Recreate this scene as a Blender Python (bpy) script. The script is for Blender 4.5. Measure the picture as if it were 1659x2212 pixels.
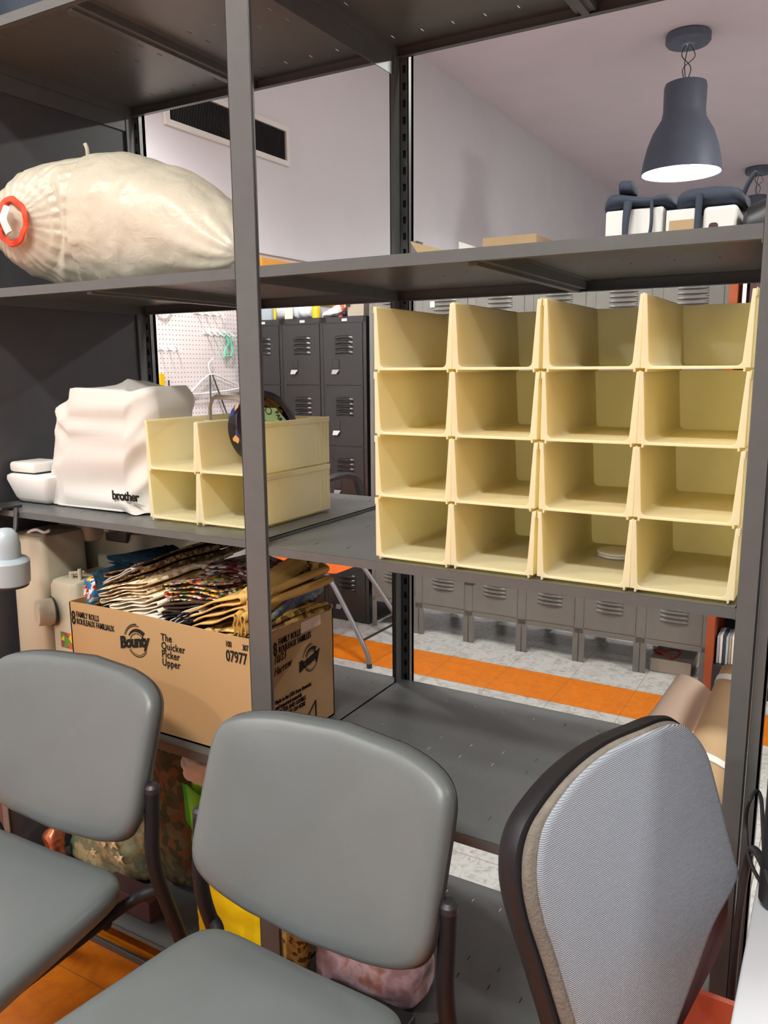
import bpy, math, random
from mathutils import Vector, Matrix, noise
random.seed(7)
PI = math.pi
S = bpy.context.scene
COL = S.collection
for o in list(bpy.data.objects): bpy.data.objects.remove(o)

# ------------------------------------------------------------------ camera
cam = bpy.data.cameras.new('camera'); cam_ob = bpy.data.objects.new('camera', cam); COL.objects.link(cam_ob)
cam.sensor_fit = 'HORIZONTAL'; cam.sensor_width = 36.0; cam.lens = 37.731; cam.clip_start = 0.02
cam_ob.matrix_world = Matrix(((0.86644, -0.08266, 0.49239, 1.004), (0.49923, 0.15742, -0.85205, -1.226),
                              (-0.00708, 0.98407, 0.17766, 1.459), (0, 0, 0, 1)))
S.camera = cam_ob
# ------------------------------------------------------------------ light
w = bpy.data.worlds.new('World'); S.world = w; w.use_nodes = True
w.node_tree.nodes['Background'].inputs[0].default_value = (0.93, 0.98, 1.0, 1)
w.node_tree.nodes['Background'].inputs[1].default_value = 0.42
S.view_settings.view_transform = 'Standard'; S.view_settings.look = 'None'
S.view_settings.exposure = 0.22; S.view_settings.gamma = 1.0; S.view_settings.use_curve_mapping = False
def added_fill_light(x, y, sx, sy, pw, col=(0.985, 1, 0.93)):  # unseen area light added as fill under the ceiling, no fixture modelled
    L = bpy.data.lights.new('added_fill_lamp', 'AREA'); L.shape = 'RECTANGLE'; L.size = sx; L.size_y = sy
    L.energy = pw; L.color = col
    o = bpy.data.objects.new('added_fill_lamp', L); COL.objects.link(o); o.location = (x, y, 3.85)
    return o
added_fill_light(0.5, -2.3, 1.2, 0.3, 125)
added_fill_light(-1.3, -1.5, 1.2, 0.3, 50)
added_fill_light(3.2, 1.0, 1.2, 0.3, 90)
added_fill_light(2.6, 5.0, 1.2, 0.3, 130)

# ------------------------------------------------------------------ materials
def srgb(r, g, b):
    f = lambda c: (c/255)/12.92 if c/255 <= 0.04045 else ((c/255+0.055)/1.055)**2.4
    return (f(r), f(g), f(b), 1)
def base(name, col, rough=0.5, metal=0.0, spec=0.5):
    m = bpy.data.materials.new(name); m.use_nodes = True
    b = m.node_tree.nodes['Principled BSDF']
    b.inputs['Base Color'].default_value = col if len(col) == 4 else (*col, 1)
    b.inputs['Roughness'].default_value = rough; b.inputs['Metallic'].default_value = metal
    b.inputs['Specular IOR Level'].default_value = spec
    return m, m.node_tree.nodes, m.node_tree.links, b
def mat(name, col, rough=0.5, metal=0.0, spec=0.5, var=0.08, scale=12, bump=0.0, bscale=200, stretch=None):
    """plain surface with a little procedural colour wear and an optional fine bump"""
    m, n, l, b = base(name, col, rough, metal, spec)
    tc = n.new('ShaderNodeTexCoord'); src = tc.outputs['Object']
    if stretch:
        mp = n.new('ShaderNodeMapping'); mp.inputs['Scale'].default_value = stretch
        l.new(src, mp.inputs[0]); src = mp.outputs[0]
    t = n.new('ShaderNodeTexNoise'); t.inputs['Scale'].default_value = scale; t.inputs['Detail'].default_value = 4
    l.new(src, t.inputs['Vector'])
    c = b.inputs['Base Color'].default_value
    r = n.new('ShaderNodeValToRGB'); e = r.color_ramp.elements
    e[0].position = 0.3; e[1].position = 0.7
    e[0].color = (c[0]*(1-var), c[1]*(1-var), c[2]*(1-var), 1); e[1].color = (min(1, c[0]*(1+var)), min(1, c[1]*(1+var)), min(1, c[2]*(1+var)), 1)
    l.new(t.outputs[0], r.inputs[0]); l.new(r.outputs[0], b.inputs['Base Color'])
    if bump:
        t2 = n.new('ShaderNodeTexNoise'); t2.inputs['Scale'].default_value = bscale; t2.inputs['Detail'].default_value = 3
        l.new(src, t2.inputs['Vector'])
        bp = n.new('ShaderNodeBump'); bp.inputs['Strength'].default_value = bump; bp.inputs['Distance'].default_value = 0.002
        l.new(t2.outputs[0], bp.inputs['Height']); l.new(bp.outputs[0], b.inputs['Normal'])
    return m
def pattern(name, cols, scale=40, kind='voronoi', rough=0.85, stretch=(1, 1, 1)):
    """printed cloth: flat cells of several colours"""
    m, n, l, b = base(name, cols[0], rough, 0, 0.2)
    tc = n.new('ShaderNodeTexCoord'); mp = n.new('ShaderNodeMapping'); mp.inputs['Scale'].default_value = stretch
    l.new(tc.outputs['Object'], mp.inputs[0])
    if kind == 'voronoi':
        t = n.new('ShaderNodeTexVoronoi'); t.inputs['Scale'].default_value = scale
        sp = n.new('ShaderNodeSeparateColor'); l.new(t.outputs['Color'], sp.inputs[0]); val = sp.outputs[0]
    elif kind == 'dots':
        t = n.new('ShaderNodeTexVoronoi'); t.inputs['Scale'].default_value = scale; t.inputs['Randomness'].default_value = 0.35
        val = t.outputs['Distance']
    else:
        t = n.new('ShaderNodeTexNoise'); t.inputs['Scale'].default_value = scale; t.inputs['Detail'].default_value = 5; val = t.outputs[0]
    l.new(mp.outputs[0], t.inputs['Vector'])
    r = n.new('ShaderNodeValToRGB'); r.color_ramp.interpolation = 'CONSTANT' if kind != 'noise' else 'LINEAR'
    e = r.color_ramp.elements
    k = len(cols)
    lo, hi = {'voronoi': (0, 1), 'dots': (0, 0.6), 'noise': (0.35, 0.68)}[kind]
    e[0].position = lo; e[0].color = cols[0]; e[1].position = lo+(hi-lo)*(1/k if kind != 'noise' else 1/(k-1)); e[1].color = cols[1]
    for i in range(2, k):
        el = e.new(lo+(hi-lo)*(i/k if kind != 'noise' else i/(k-1))); el.color = cols[i]
    l.new(val, r.inputs[0]); l.new(r.outputs[0], b.inputs['Base Color'])
    return m

M = {}
M['steel'] = mat('charcoal_painted_steel', srgb(84, 86, 86), 0.34, 0.0, 0.5, 0.05, 30, 0.05, 500)
M['steel_dark'] = mat('dark_painted_steel', srgb(66, 66, 70), 0.4, 0, 0.5, 0.06, 20)
M['wall'] = mat('pale_painted_wall', srgb(224, 221, 226), 0.75, 0, 0.2, 0.025, 2.5, 0.15, 40)
M['ceil'] = mat('ceiling_paint', srgb(222, 206, 212), 0.9, 0, 0.1, 0.03, 2)
M['lock_grey'] = mat('grey_locker_paint', srgb(108, 108, 103), 0.4, 0.0, 0.5, 0.05, 14)
M['lock_black'] = mat('black_locker_paint', srgb(34, 35, 36), 0.3, 0.0, 0.55, 0.08, 14)
M['chrome'] = mat('chrome', (0.8, 0.8, 0.8), 0.2, 1.0, 0.5, 0.03, 10)
M['vinyl'] = mat('grey_vinyl', srgb(94, 100, 101), 0.38, 0, 0.5, 0.03, 9, 0.10, 700)
M['tube'] = mat('black_chair_tube', srgb(26, 25, 29), 0.5, 0, 0.25, 0.05, 9)
M['blackp'] = mat('black_plastic', srgb(38, 38, 42), 0.45, 0, 0.5, 0.1, 9)
M['whitep'] = mat('white_plastic', srgb(235, 232, 228), 0.35, 0, 0.5, 0.02, 9)
M['creamp'] = mat('cream_machine_plastic', srgb(180, 172, 150), 0.42, 0, 0.5, 0.04, 9)
M['greyp'] = mat('grey_beige_plastic', srgb(160, 150, 135), 0.4, 0, 0.5, 0.04, 9)
M['paleblue'] = mat('pale_blue_grey_enamel', srgb(168, 182, 190), 0.35, 0, 0.5, 0.02, 9)
M['cover'] = mat('white_cover_cloth', srgb(206, 202, 196), 0.8, 0, 0.2, 0.015, 6, 0.15, 900)
M['kraft'] = mat('kraft_paper', srgb(186, 158, 122), 0.7, 0, 0.2, 0.03, 15)
M['pinkpaper'] = mat('pale_pinkish_paper', srgb(232, 206, 186), 0.6, 0, 0.3, 0.03, 15)
M['paper'] = mat('white_paper', srgb(232, 230, 226), 0.6, 0, 0.2, 0.02, 15)
M['ink'] = mat('black_print_ink', srgb(38, 34, 30), 0.7, 0, 0.1, 0.05, 30)
M['pen'] = mat('brown_pen_ink', srgb(70, 48, 34), 0.7, 0, 0.1, 0.05, 30)
M['inkgap'] = mat('cardboard_print_gap', srgb(186, 146, 104), 0.7, 0, 0.1, 0.03, 30)
M['orange_chair'] = mat('orange_plastic', srgb(226, 104, 40), 0.4, 0, 0.5, 0.03, 10)
M['red_orange'] = mat('red_orange_plastic', srgb(180, 78, 50), 0.5, 0, 0.4, 0.03, 10)
M['orange_board'] = mat('orange_paint', srgb(232, 166, 74), 0.6, 0, 0.3, 0.03, 10)
M['orange_side'] = mat('burnt_orange_board', srgb(150, 74, 42), 0.5, 0, 0.3, 0.06, 10)
M['maroon'] = mat('dark_maroon_board', srgb(84, 58, 60), 0.6, 0, 0.2, 0.1, 10)
M['table'] = mat('white_laminate', srgb(190, 193, 200), 0.3, 0, 0.5, 0.015, 8)
M['foam'] = mat('tan_worn_foam', srgb(118, 112, 104), 0.9, 0, 0.1, 0.12, 60, 0.8, 250)
M['lampgrey'] = mat('blue_grey_lamp_enamel', srgb(92, 100, 116), 0.5, 0, 0.4, 0.04, 9)
M['navybag'] = mat('navy_bag_nylon', srgb(58, 66, 80), 0.7, 0, 0.3, 0.1, 9, 0.2, 200)
M['green'] = mat('lime_green_bag', srgb(120, 200, 20), 0.6, 0, 0.3, 0.15, 15, 0.2, 60)
M['dkgreen'] = mat('mid_green_bag', srgb(40, 150, 20), 0.6, 0, 0.3, 0.1, 15)
M['yellow'] = mat('yellow_bag', srgb(240, 208, 10), 0.6, 0, 0.3, 0.05, 15, 0.3, 40)
M['red'] = mat('red_plastic', srgb(226, 74, 44), 0.5, 0, 0.4, 0.15, 20)
M['yellowp'] = mat('yellow_plastic', srgb(238, 186, 20), 0.4, 0, 0.4, 0.05, 20)
M['mint'] = mat('mint_green_plastic', srgb(110, 205, 175), 0.4, 0, 0.4, 0.05, 20)
M['wire'] = mat('white_coated_wire', srgb(235, 235, 235), 0.4, 0, 0.4, 0.02, 20)
M['strap'] = mat('dark_grey_strap', srgb(80, 84, 82), 0.8, 0, 0.2, 0.1, 60)
M['purple'] = mat('dark_purple_enamel', srgb(38, 26, 38), 0.15, 0, 0.6, 0.1, 20)
M['lgreen'] = mat('pale_green_paper', srgb(150, 172, 120), 0.6, 0, 0.2, 0.03, 20)
M['copper'] = mat('copper_foil', srgb(190, 110, 80), 0.25, 0.7, 0.5, 0.3, 30, 0.5, 40)
M['greytube'] = mat('grey_painted_tube', srgb(128, 126, 130), 0.35, 0.3, 0.5, 0.05, 12)
M['red_cord'] = mat('dark_red_cord', srgb(150, 40, 34), 0.6, 0, 0.3, 0.05, 12)
M['clearish'] = mat('milky_plastic_bag', srgb(214, 220, 226), 0.25, 0, 0.5, 0.12, 25)

# cream bin plastic: slightly translucent
def m_bin():
    m, n, l, b = base('aged_cream_plastic', srgb(250, 244, 214), 0.34, 0, 0.5)
    tc = n.new('ShaderNodeTexCoord')
    t = n.new('ShaderNodeTexNoise'); t.inputs['Scale'].default_value = 9; t.inputs['Detail'].default_value = 6
    l.new(tc.outputs['Object'], t.inputs['Vector'])
    r = n.new('ShaderNodeValToRGB'); e = r.color_ramp.elements
    e[0].position = 0.32; e[0].color = srgb(243, 237, 205); e[1].position = 0.6; e[1].color = srgb(252, 248, 227)
    l.new(t.outputs[0], r.inputs[0]); l.new(r.outputs[0], b.inputs['Base Color'])
    tr = n.new('ShaderNodeBsdfTranslucent'); tr.inputs[0].default_value = srgb(252, 242, 190)
    mx = n.new('ShaderNodeMixShader'); mx.inputs[0].default_value = 0.5
    l.new(b.outputs[0], mx.inputs[1]); l.new(tr.outputs[0], mx.inputs[2])
    l.new(mx.outputs[0], n['Material Output'].inputs['Surface'])
    t2 = n.new('ShaderNodeTexNoise'); t2.inputs['Scale'].default_value = 14
    l.new(tc.outputs['Object'], t2.inputs['Vector'])
    bp = n.new('ShaderNodeBump'); bp.inputs['Strength'].default_value = 0.25; bp.inputs['Distance'].default_value = 0.004
    l.new(t2.outputs[0], bp.inputs['Height']); l.new(bp.outputs[0], b.inputs['Normal'])
    return m
M['bin'] = m_bin()
# cardboard with faint vertical flutes
def m_card():
    m, n, l, b = base('corrugated_cardboard', srgb(176, 140, 100), 0.75, 0, 0.15)
    tc = n.new('ShaderNodeTexCoord'); wv = n.new('ShaderNodeTexWave'); wv.inputs['Scale'].default_value = 60
    wv.inputs['Distortion'].default_value = 1.5
    l.new(tc.outputs['Object'], wv.inputs['Vector'])
    r = n.new('ShaderNodeValToRGB'); e = r.color_ramp.elements; e[0].color = srgb(176, 140, 98); e[1].color = srgb(184, 148, 106)
    l.new(wv.outputs[0], r.inputs[0]); l.new(r.outputs[0], b.inputs['Base Color'])
    return m
M['card'] = m_card()
# striped woven mesh fabric
def m_mesh():
    m, n, l, b = base('grey_woven_fabric', srgb(140, 148, 158), 0.8, 0, 0.2)
    tc = n.new('ShaderNodeTexCoord'); wv = n.new('ShaderNodeTexWave'); wv.inputs['Scale'].default_value = 150
    wv.bands_direction = 'Z'; wv.inputs['Distortion'].default_value = 0.6
    l.new(tc.outputs['Object'], wv.inputs['Vector'])
    r = n.new('ShaderNodeValToRGB'); e = r.color_ramp.elements; e[0].color = srgb(132, 140, 150); e[1].color = srgb(156, 164, 174)
    l.new(wv.outputs[0], r.inputs[0]); l.new(r.outputs[0], b.inputs['Base Color'])
    bp = n.new('ShaderNodeBump'); bp.inputs['Strength'].default_value = 0.5; bp.inputs['Distance'].default_value = 0.002
    l.new(wv.outputs[0], bp.inputs['Height']); l.new(bp.outputs[0], b.inputs['Normal'])
    return m
M['mesh'] = m_mesh()
# vinyl floor tiles: 12 inch, rows of orange and rows of mottled white
def m_floor():
    m, n, l, b = base('vinyl_floor_tiles', (0.5, 0.5, 0.5, 1), 0.35, 0, 0.5)
    tc = n.new('ShaderNodeTexCoord'); sp = n.new('ShaderNodeSeparateXYZ'); l.new(tc.outputs['Object'], sp.inputs[0])
    def math_(op, a, bb=None, c=None):
        k = n.new('ShaderNodeMath'); k.operation = op
        for i, v in enumerate((a, bb, c)):
            if v is None: continue
            if isinstance(v, (int, float)): k.inputs[i].default_value = v
            else: l.new(v, k.inputs[i])
        return k.outputs[0]
    def seam(sock, off):
        q = math_('FRACT', math_('DIVIDE', math_('SUBTRACT', sock, off-30.5), 0.305))
        d = math_('ABSOLUTE', math_('SUBTRACT', q, 0.5))
        return math_('GREATER_THAN', d, 0.4965)
    s = math_('MAXIMUM', seam(sp.outputs[0], -0.045), seam(sp.outputs[1], 2.34))
    y = sp.outputs[1]
    o1 = math_('MULTIPLY', math_('GREATER_THAN', y, 2.035), math_('LESS_THAN', y, 2.34))
    o2 = math_('LESS_THAN', y, 0.205)
    om = math_('MAXIMUM', o1, o2)
    t = n.new('ShaderNodeTexNoise'); t.inputs['Scale'].default_value = 22; t.inputs['Detail'].default_value = 8; t.inputs['Roughness'].default_value = 0.7
    t.inputs['Distortion'].default_value = 1.2
    l.new(tc.outputs['Object'], t.inputs['Vector'])
    rw = n.new('ShaderNodeValToRGB'); e = rw.color_ramp.elements
    e[0].position = 0.3; e[0].color = srgb(140, 138, 130); e[1].position = 0.52; e[1].color = srgb(200, 202, 198)
    l.new(t.outputs[0], rw.inputs[0])
    ro = n.new('ShaderNodeValToRGB'); e = ro.color_ramp.elements
    e[0].position = 0.3; e[0].color = srgb(200, 104, 16); e[1].position = 0.6; e[1].color = srgb(220, 126, 22)
    l.new(t.outputs[0], ro.inputs[0])
    mx = n.new('ShaderNodeMix'); mx.data_type = 'RGBA'; l.new(om, mx.inputs[0]); l.new(rw.outputs[0], mx.inputs[6]); l.new(ro.outputs[0], mx.inputs[7])
    m2 = n.new('ShaderNodeMix'); m2.data_type = 'RGBA'; l.new(s, m2.inputs[0]); l.new(mx.outputs[2], m2.inputs[6]); m2.inputs[7].default_value = srgb(120, 90, 60)
    l.new(m2.outputs[2], b.inputs['Base Color'])
    return m
M['floor'] = m_floor()
def m_peg():
    m, n, l, b = base('white_pegboard', srgb(236, 228, 228), 0.6, 0, 0.3)
    tc = n.new('ShaderNodeTexCoord'); mp = n.new('ShaderNodeMapping'); mp.inputs['Scale'].default_value = (1/.0254,)*3
    l.new(tc.outputs['Object'], mp.inputs[0])
    fr = n.new('ShaderNodeVectorMath'); fr.operation = 'FRACTION'; l.new(mp.outputs[0], fr.inputs[0])
    sb = n.new('ShaderNodeVectorMath'); sb.operation = 'SUBTRACT'; sb.inputs[1].default_value = (0, 0.5, 0.5); l.new(fr.outputs[0], sb.inputs[0])
    ml = n.new('ShaderNodeVectorMath'); ml.operation = 'MULTIPLY'; ml.inputs[1].default_value = (0, 1, 1); l.new(sb.outputs[0], ml.inputs[0])
    ln = n.new('ShaderNodeVectorMath'); ln.operation = 'LENGTH'; l.new(ml.outputs[0], ln.inputs[0])
    lt = n.new('ShaderNodeMath'); lt.operation = 'LESS_THAN'; lt.inputs[1].default_value = 0.13; l.new(ln.outputs['Value'], lt.inputs[0])
    mx = n.new('ShaderNodeMix'); mx.data_type = 'RGBA'; l.new(lt.outputs[0], mx.inputs[0])
    mx.inputs[6].default_value = srgb(236, 228, 228); mx.inputs[7].default_value = srgb(120, 105, 105)
    l.new(mx.outputs[2], b.inputs['Base Color'])
    return m
M['peg'] = m_peg()
def m_emit(name, col, st):
    m = bpy.data.materials.new(name); m.use_nodes = True; n = m.node_tree.nodes; l = m.node_tree.links
    n.remove(n['Principled BSDF']); e = n.new('ShaderNodeEmission'); e.inputs[0].default_value = (*col, 1); e.inputs[1].default_value = st
    l.new(e.outputs[0], n['Material Output'].inputs['Surface']); return m
M['bulb'] = m_emit('lit_bulb', (1.0, 0.99, 0.965), 420)
def m_film():
    m, n, l, b = base('white_bag_film', srgb(206, 198, 180), 0.32, 0, 0.5)
    tr = n.new('ShaderNodeBsdfTranslucent'); tr.inputs[0].default_value = srgb(226, 218, 200)
    mx = n.new('ShaderNodeMixShader'); mx.inputs[0].default_value = 0.15
    l.new(b.outputs[0], mx.inputs[1]); l.new(tr.outputs[0], mx.inputs[2]); l.new(mx.outputs[0], n['Material Output'].inputs['Surface'])
    tc = n.new('ShaderNodeTexCoord'); t = n.new('ShaderNodeTexNoise'); t.inputs['Scale'].default_value = 26; t.inputs['Detail'].default_value = 8
    t.inputs['Distortion'].default_value = 1.0
    l.new(tc.outputs['Object'], t.inputs['Vector'])
    bp = n.new('ShaderNodeBump'); bp.inputs['Strength'].default_value = 0.5; bp.inputs['Distance'].default_value = 0.006
    l.new(t.outputs[0], bp.inputs['Height']); l.new(bp.outputs[0], b.inputs['Normal'])
    return m
M['film'] = m_film()
C_ = srgb
M['p_brown'] = pattern('brown_speckled_print', [C_(70, 50, 30), C_(150, 122, 84), C_(104, 80, 50)], 160)
M['p_beige'] = pattern('beige_print', [C_(214, 190, 150), C_(232, 214, 182), C_(178, 148, 104)], 90)
M['p_cream'] = mat('cream_cotton', srgb(236, 222, 200), 0.9, 0, 0.1, 0.06, 30)
M['p_white'] = mat('white_cotton', srgb(206, 204, 202), 0.9, 0, 0.1, 0.06, 30)
M['p_navy'] = pattern('dark_teal_mottled_cotton', [C_(14, 30, 44), C_(30, 62, 78), C_(18, 36, 52)], 50, 'noise')
M['p_gold'] = pattern('gold_black_print', [C_(186, 146, 76), C_(112, 86, 48), C_(204, 170, 100)], 90)
M['p_veg'] = pattern('vegetable_print', [C_(70, 96, 44), C_(190, 60, 54), C_(225, 180, 60), C_(205, 198, 195), C_(50, 46, 40), C_(150, 130, 125)], 130)
M['p_dark'] = pattern('dark_brown_cotton', [C_(44, 32, 24), C_(74, 56, 40), C_(36, 26, 22)], 40, 'noise')
M['p_black'] = mat('black_cotton', srgb(30, 26, 26), 0.9, 0, 0.1, 0.1, 30)
M['p_honey'] = mat('honey_coloured_cotton', srgb(206, 166, 98), 0.9, 0, 0.1, 0.08, 20)
M['p_dots'] = pattern('gold_cotton_with_brown_dots', [C_(120, 84, 30), C_(120, 84, 30), C_(196, 156, 84), C_(196, 156, 84), C_(196, 156, 84)], 26, 'dots')
M['p_blue'] = pattern('blue_floral_print', [C_(106, 124, 170), C_(86, 104, 150), C_(150, 160, 120), C_(116, 134, 176)], 60, 'noise')
M['p_green'] = pattern('green_yellow_floral_print', [C_(70, 110, 60), C_(220, 190, 70), C_(170, 190, 150), C_(50, 80, 50)], 70)
M['p_stripe'] = pattern('red_white_black_print', [C_(60, 40, 40), C_(190, 180, 170), C_(140, 60, 50), C_(120, 120, 110)], 70)
M['p_red'] = pattern('red_letter_print', [C_(214, 50, 34), C_(240, 190, 40), C_(235, 235, 230), C_(200, 40, 30), C_(60, 120, 170)], 60)
M['p_sage'] = pattern('sage_green_print', [C_(138, 146, 118), C_(120, 124, 96), C_(180, 160, 120), C_(130, 138, 110)], 26, 'noise')
M['p_olive'] = pattern('olive_leaf_print', [C_(66, 64, 44), C_(88, 80, 56), C_(56, 56, 40), C_(96, 66, 44)], 45)
M['p_pink'] = pattern('pink_floral_plastic', [C_(176, 150, 162), C_(206, 190, 202), C_(186, 140, 130), C_(140, 128, 138), C_(110, 100, 108)], 16, 'noise', 0.35)
M['cookie'] = pattern('navy_cookie_tin_print', [C_(20, 22, 34), C_(196, 132, 66), C_(20, 22, 34), C_(20, 22, 34), C_(46, 60, 130), C_(20, 22, 34), C_(214, 160, 96)], 32, 'voronoi', 0.2)
M['sticker'] = pattern('coloured_stickers', [C_(210, 180, 60), C_(200, 80, 60), C_(90, 130, 60), C_(120, 80, 60)], 60)

# ------------------------------------------------------------------ mesh helpers
def root_of(o):
    while o.parent: o = o.parent
    return o
class MB:
    def __init__(s): s.v = []; s.f = []; s.mi = []; s.cur = 0
    def add(s, vs, fs):
        k = len(s.v); s.v += [tuple(v) for v in vs]; s.f += [tuple(i+k for i in f) for f in fs]; s.mi += [s.cur]*len(fs); return s
    def box(s, x0, x1, y0, y1, z0, z1, rot=None, at=None):
        vs = [(x, y, z) for z in (z0, z1) for y in (y0, y1) for x in (x0, x1)]
        if rot is not None:
            A = Vector(at); vs = [A + rot @ Vector(v) for v in vs]
        return s.add(vs, [(0, 2, 3, 1), (4, 5, 7, 6), (0, 1, 5, 4), (2, 6, 7, 3), (0, 4, 6, 2), (1, 3, 7, 5)])
    def ring_loft(s, rings, cap0=True, cap1=True, closed=True):
        n = len(rings[0]); k = len(s.v); vs = [p for r in rings for p in r]; fs = []
        for i in range(len(rings)-1):
            for j in range(n if closed else n-1):
                a = i*n+j; b_ = i*n+(j+1) % n; fs.append((a, b_, b_+n, a+n))
        if cap0: fs.append(tuple(reversed(range(n))))
        if cap1: fs.append(tuple(range((len(rings)-1)*n, len(rings)*n)))
        return s.add(vs, fs)
    def lathe(s, prof, at=(0, 0, 0), n=32, rot=None, cap0=False, cap1=False):
        A = Vector(at); R = rot or Matrix.Identity(3)
        rings = [[A + R @ Vector((r*math.cos(2*PI*j/n), r*math.sin(2*PI*j/n), z)) for j in range(n)] for r, z in prof]
        return s.ring_loft(rings, cap0, cap1)
    def cyl(s, p0, p1, r, n=16, r1=None):
        return s.tube([p0, p1], r, n, r1=r1)
    def tube(s, pts, r, n=10, closed=False, r1=None, flat=1.0, up=None):
        P = [Vector(p) for p in pts]; m = len(P); rings = []
        ref = None
        for i in range(m):
            if closed: t = (P[(i+1) % m]-P[i-1])
            else: t = P[min(i+1, m-1)]-P[max(i-1, 0)]
            t.normalize()
            if ref is None:
                ref = Vector(up) if up else (Vector((0, 0, 1)) if abs(t.z) < 0.9 else Vector((1, 0, 0)))
            a = (ref - t*ref.dot(t)).normalized(); ref = a; b_ = t.cross(a)
            rr = r if r1 is None else r+(r1-r)*i/(m-1)
            rings.append([P[i] + a*rr*math.cos(2*PI*j/n) + b_*rr*flat*math.sin(2*PI*j/n) for j in range(n)])
        if closed: rings.append(rings[0])
        return s.ring_loft(rings, not closed, not closed)
    def prism(s, poly, f, d0, d1):
        """poly 2-D outline, f(u, v, d) -> point"""
        n = len(poly); vs = [f(u, v, d0) for u, v in poly]+[f(u, v, d1) for u, v in poly]
        fs = [(i, (i+1) % n, (i+1) % n+n, i+n) for i in range(n)]+[tuple(reversed(range(n))), tuple(range(n, 2*n))]
        return s.add(vs, fs)
    def grid(s, nu, nv, f):
        vs = [f(i/(nu-1), j/(nv-1)) for j in range(nv) for i in range(nu)]
        fs = [(j*nu+i, j*nu+i+1, (j+1)*nu+i+1, (j+1)*nu+i) for j in range(nv-1) for i in range(nu-1)]
        return s.add(vs, fs)
    def plate(s, us, vs_, holes, f, th):
        """sheet with real rectangular holes; us, vs_ cut lines, holes set of (i, j) cells, f(u, v, d)"""
        nu, nv = len(us), len(vs_); N = nu*nv
        vs = [f(u, v, 0) for v in vs_ for u in us]+[f(u, v, th) for v in vs_ for u in us]
        fs = []
        solid = lambda i, j: 0 <= i < nu-1 and 0 <= j < nv-1 and (i, j) not in holes
        for j in range(nv-1):
            for i in range(nu-1):
                if not solid(i, j): continue
                a = j*nu+i; b_ = a+1; c = a+nu+1; d = a+nu
                fs += [(a, d, c, b_), (a+N, b_+N, c+N, d+N)]
                if not solid(i, j-1): fs.append((a, b_, b_+N, a+N))
                if not solid(i, j+1): fs.append((c, d, d+N, c+N))
                if not solid(i-1, j): fs.append((d, a, a+N, d+N))
                if not solid(i+1, j): fs.append((b_, c, c+N, b_+N))
        return s.add(vs, fs)
    def mesh(s, name):
        me = bpy.data.meshes.new(name); me.from_pydata(s.v, [], s.f); return me
    def build(s, name, m, parent=None, bevel=0, smooth=38, sub=0, solid=0, segs=2):
        off = Vector((0, 0, 0))
        if parent: off = Vector(root_of(parent).location)
        me = bpy.data.meshes.new(name); me.from_pydata([Vector(v)-off for v in s.v], [], s.f)
        ms = m if isinstance(m, (list, tuple)) else [m]
        for q in ms: me.materials.append(q)
        me.polygons.foreach_set('material_index', s.mi)
        import bmesh as bmm
        bm = bmm.new(); bm.from_mesh(me); bmm.ops.recalc_face_normals(bm, faces=bm.faces); bm.to_mesh(me); bm.free()
        if smooth:
            me.polygons.foreach_set('use_smooth', [True]*len(me.polygons)); me.set_sharp_from_angle(angle=math.radians(smooth))
        me.update()
        o = bpy.data.objects.new(name, me); COL.objects.link(o)
        if parent: o.parent = parent
        if solid:
            q = o.modifiers.new('solid', 'SOLIDIFY'); q.thickness = solid; q.offset = 0
        if bevel:
            q = o.modifiers.new('bevel', 'BEVEL'); q.width = bevel; q.segments = segs; q.limit_method = 'ANGLE'; q.angle_limit = math.radians(40)
        if sub:
            q = o.modifiers.new('sub', 'SUBSURF'); q.levels = sub; q.render_levels = sub
        return o
def tag(o, label, cat, group=None, kind=None):
    if label: o['label'] = label
    if cat: o['category'] = cat
    if group: o['group'] = group
    if kind: o['kind'] = kind
    return o
def thing(name, label, cat, loc=(0, 0, 0), group=None):
    o = bpy.data.objects.new(name, None); COL.objects.link(o); o.location = loc; o.empty_display_size = 0.05
    return tag(o, label, cat, group)
def struct(name, mb, m, label=None, **k):
    o = mb.build(name, m, None, **k); o['kind'] = 'structure'
    if label: o['label'] = label
    return o
def dup(root, label=None, group=None, loc=None, rotz=None):
    def cp(o, par):
        c = o.copy(); COL.objects.link(c)
        if par: c.parent = par
        for ch in kids.get(o.name, []): cp(ch, c)
        return c
    kids = {}
    for q in COL.objects:
        if q.parent: kids.setdefault(q.parent.name, []).append(q)
    r = cp(root, None)
    if loc is not None: r.location = loc
    if rotz is not None: r.rotation_euler = (0, 0, rotz)
    if label: r['label'] = label
    if group: r['group'] = group
    return r
def smoothpath(P, k=6, closed=False):
    P = [Vector(p) for p in P]; n = len(P); out = []
    rng = range(n if closed else n-1)
    for i in rng:
        p0 = P[(i-1) % n] if closed or i > 0 else P[0]; p1 = P[i]; p2 = P[(i+1) % n]; p3 = P[(i+2) % n] if closed or i+2 < n else P[-1]
        for j in range(k):
            t = j/k
            out.append(0.5*((2*p1)+(-p0+p2)*t+(2*p0-5*p1+4*p2-p3)*t*t+(-p0+3*p1-3*p2+p3)*t**3))
    if not closed: out.append(P[-1])
    return out
def roundrect(w_, h_, r, n=6, cx=0, cy=0):
    pts = []
    for (sx, sy, a0) in ((1, 1, 0), (-1, 1, 90), (-1, -1, 180), (1, -1, 270)):
        for i in range(n+1):
            a = math.radians(a0+90*i/n); pts.append((cx+sx*(w_/2-r)+r*math.cos(a), cy+sy*(h_/2-r)+r*math.sin(a)))
    return pts
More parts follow.
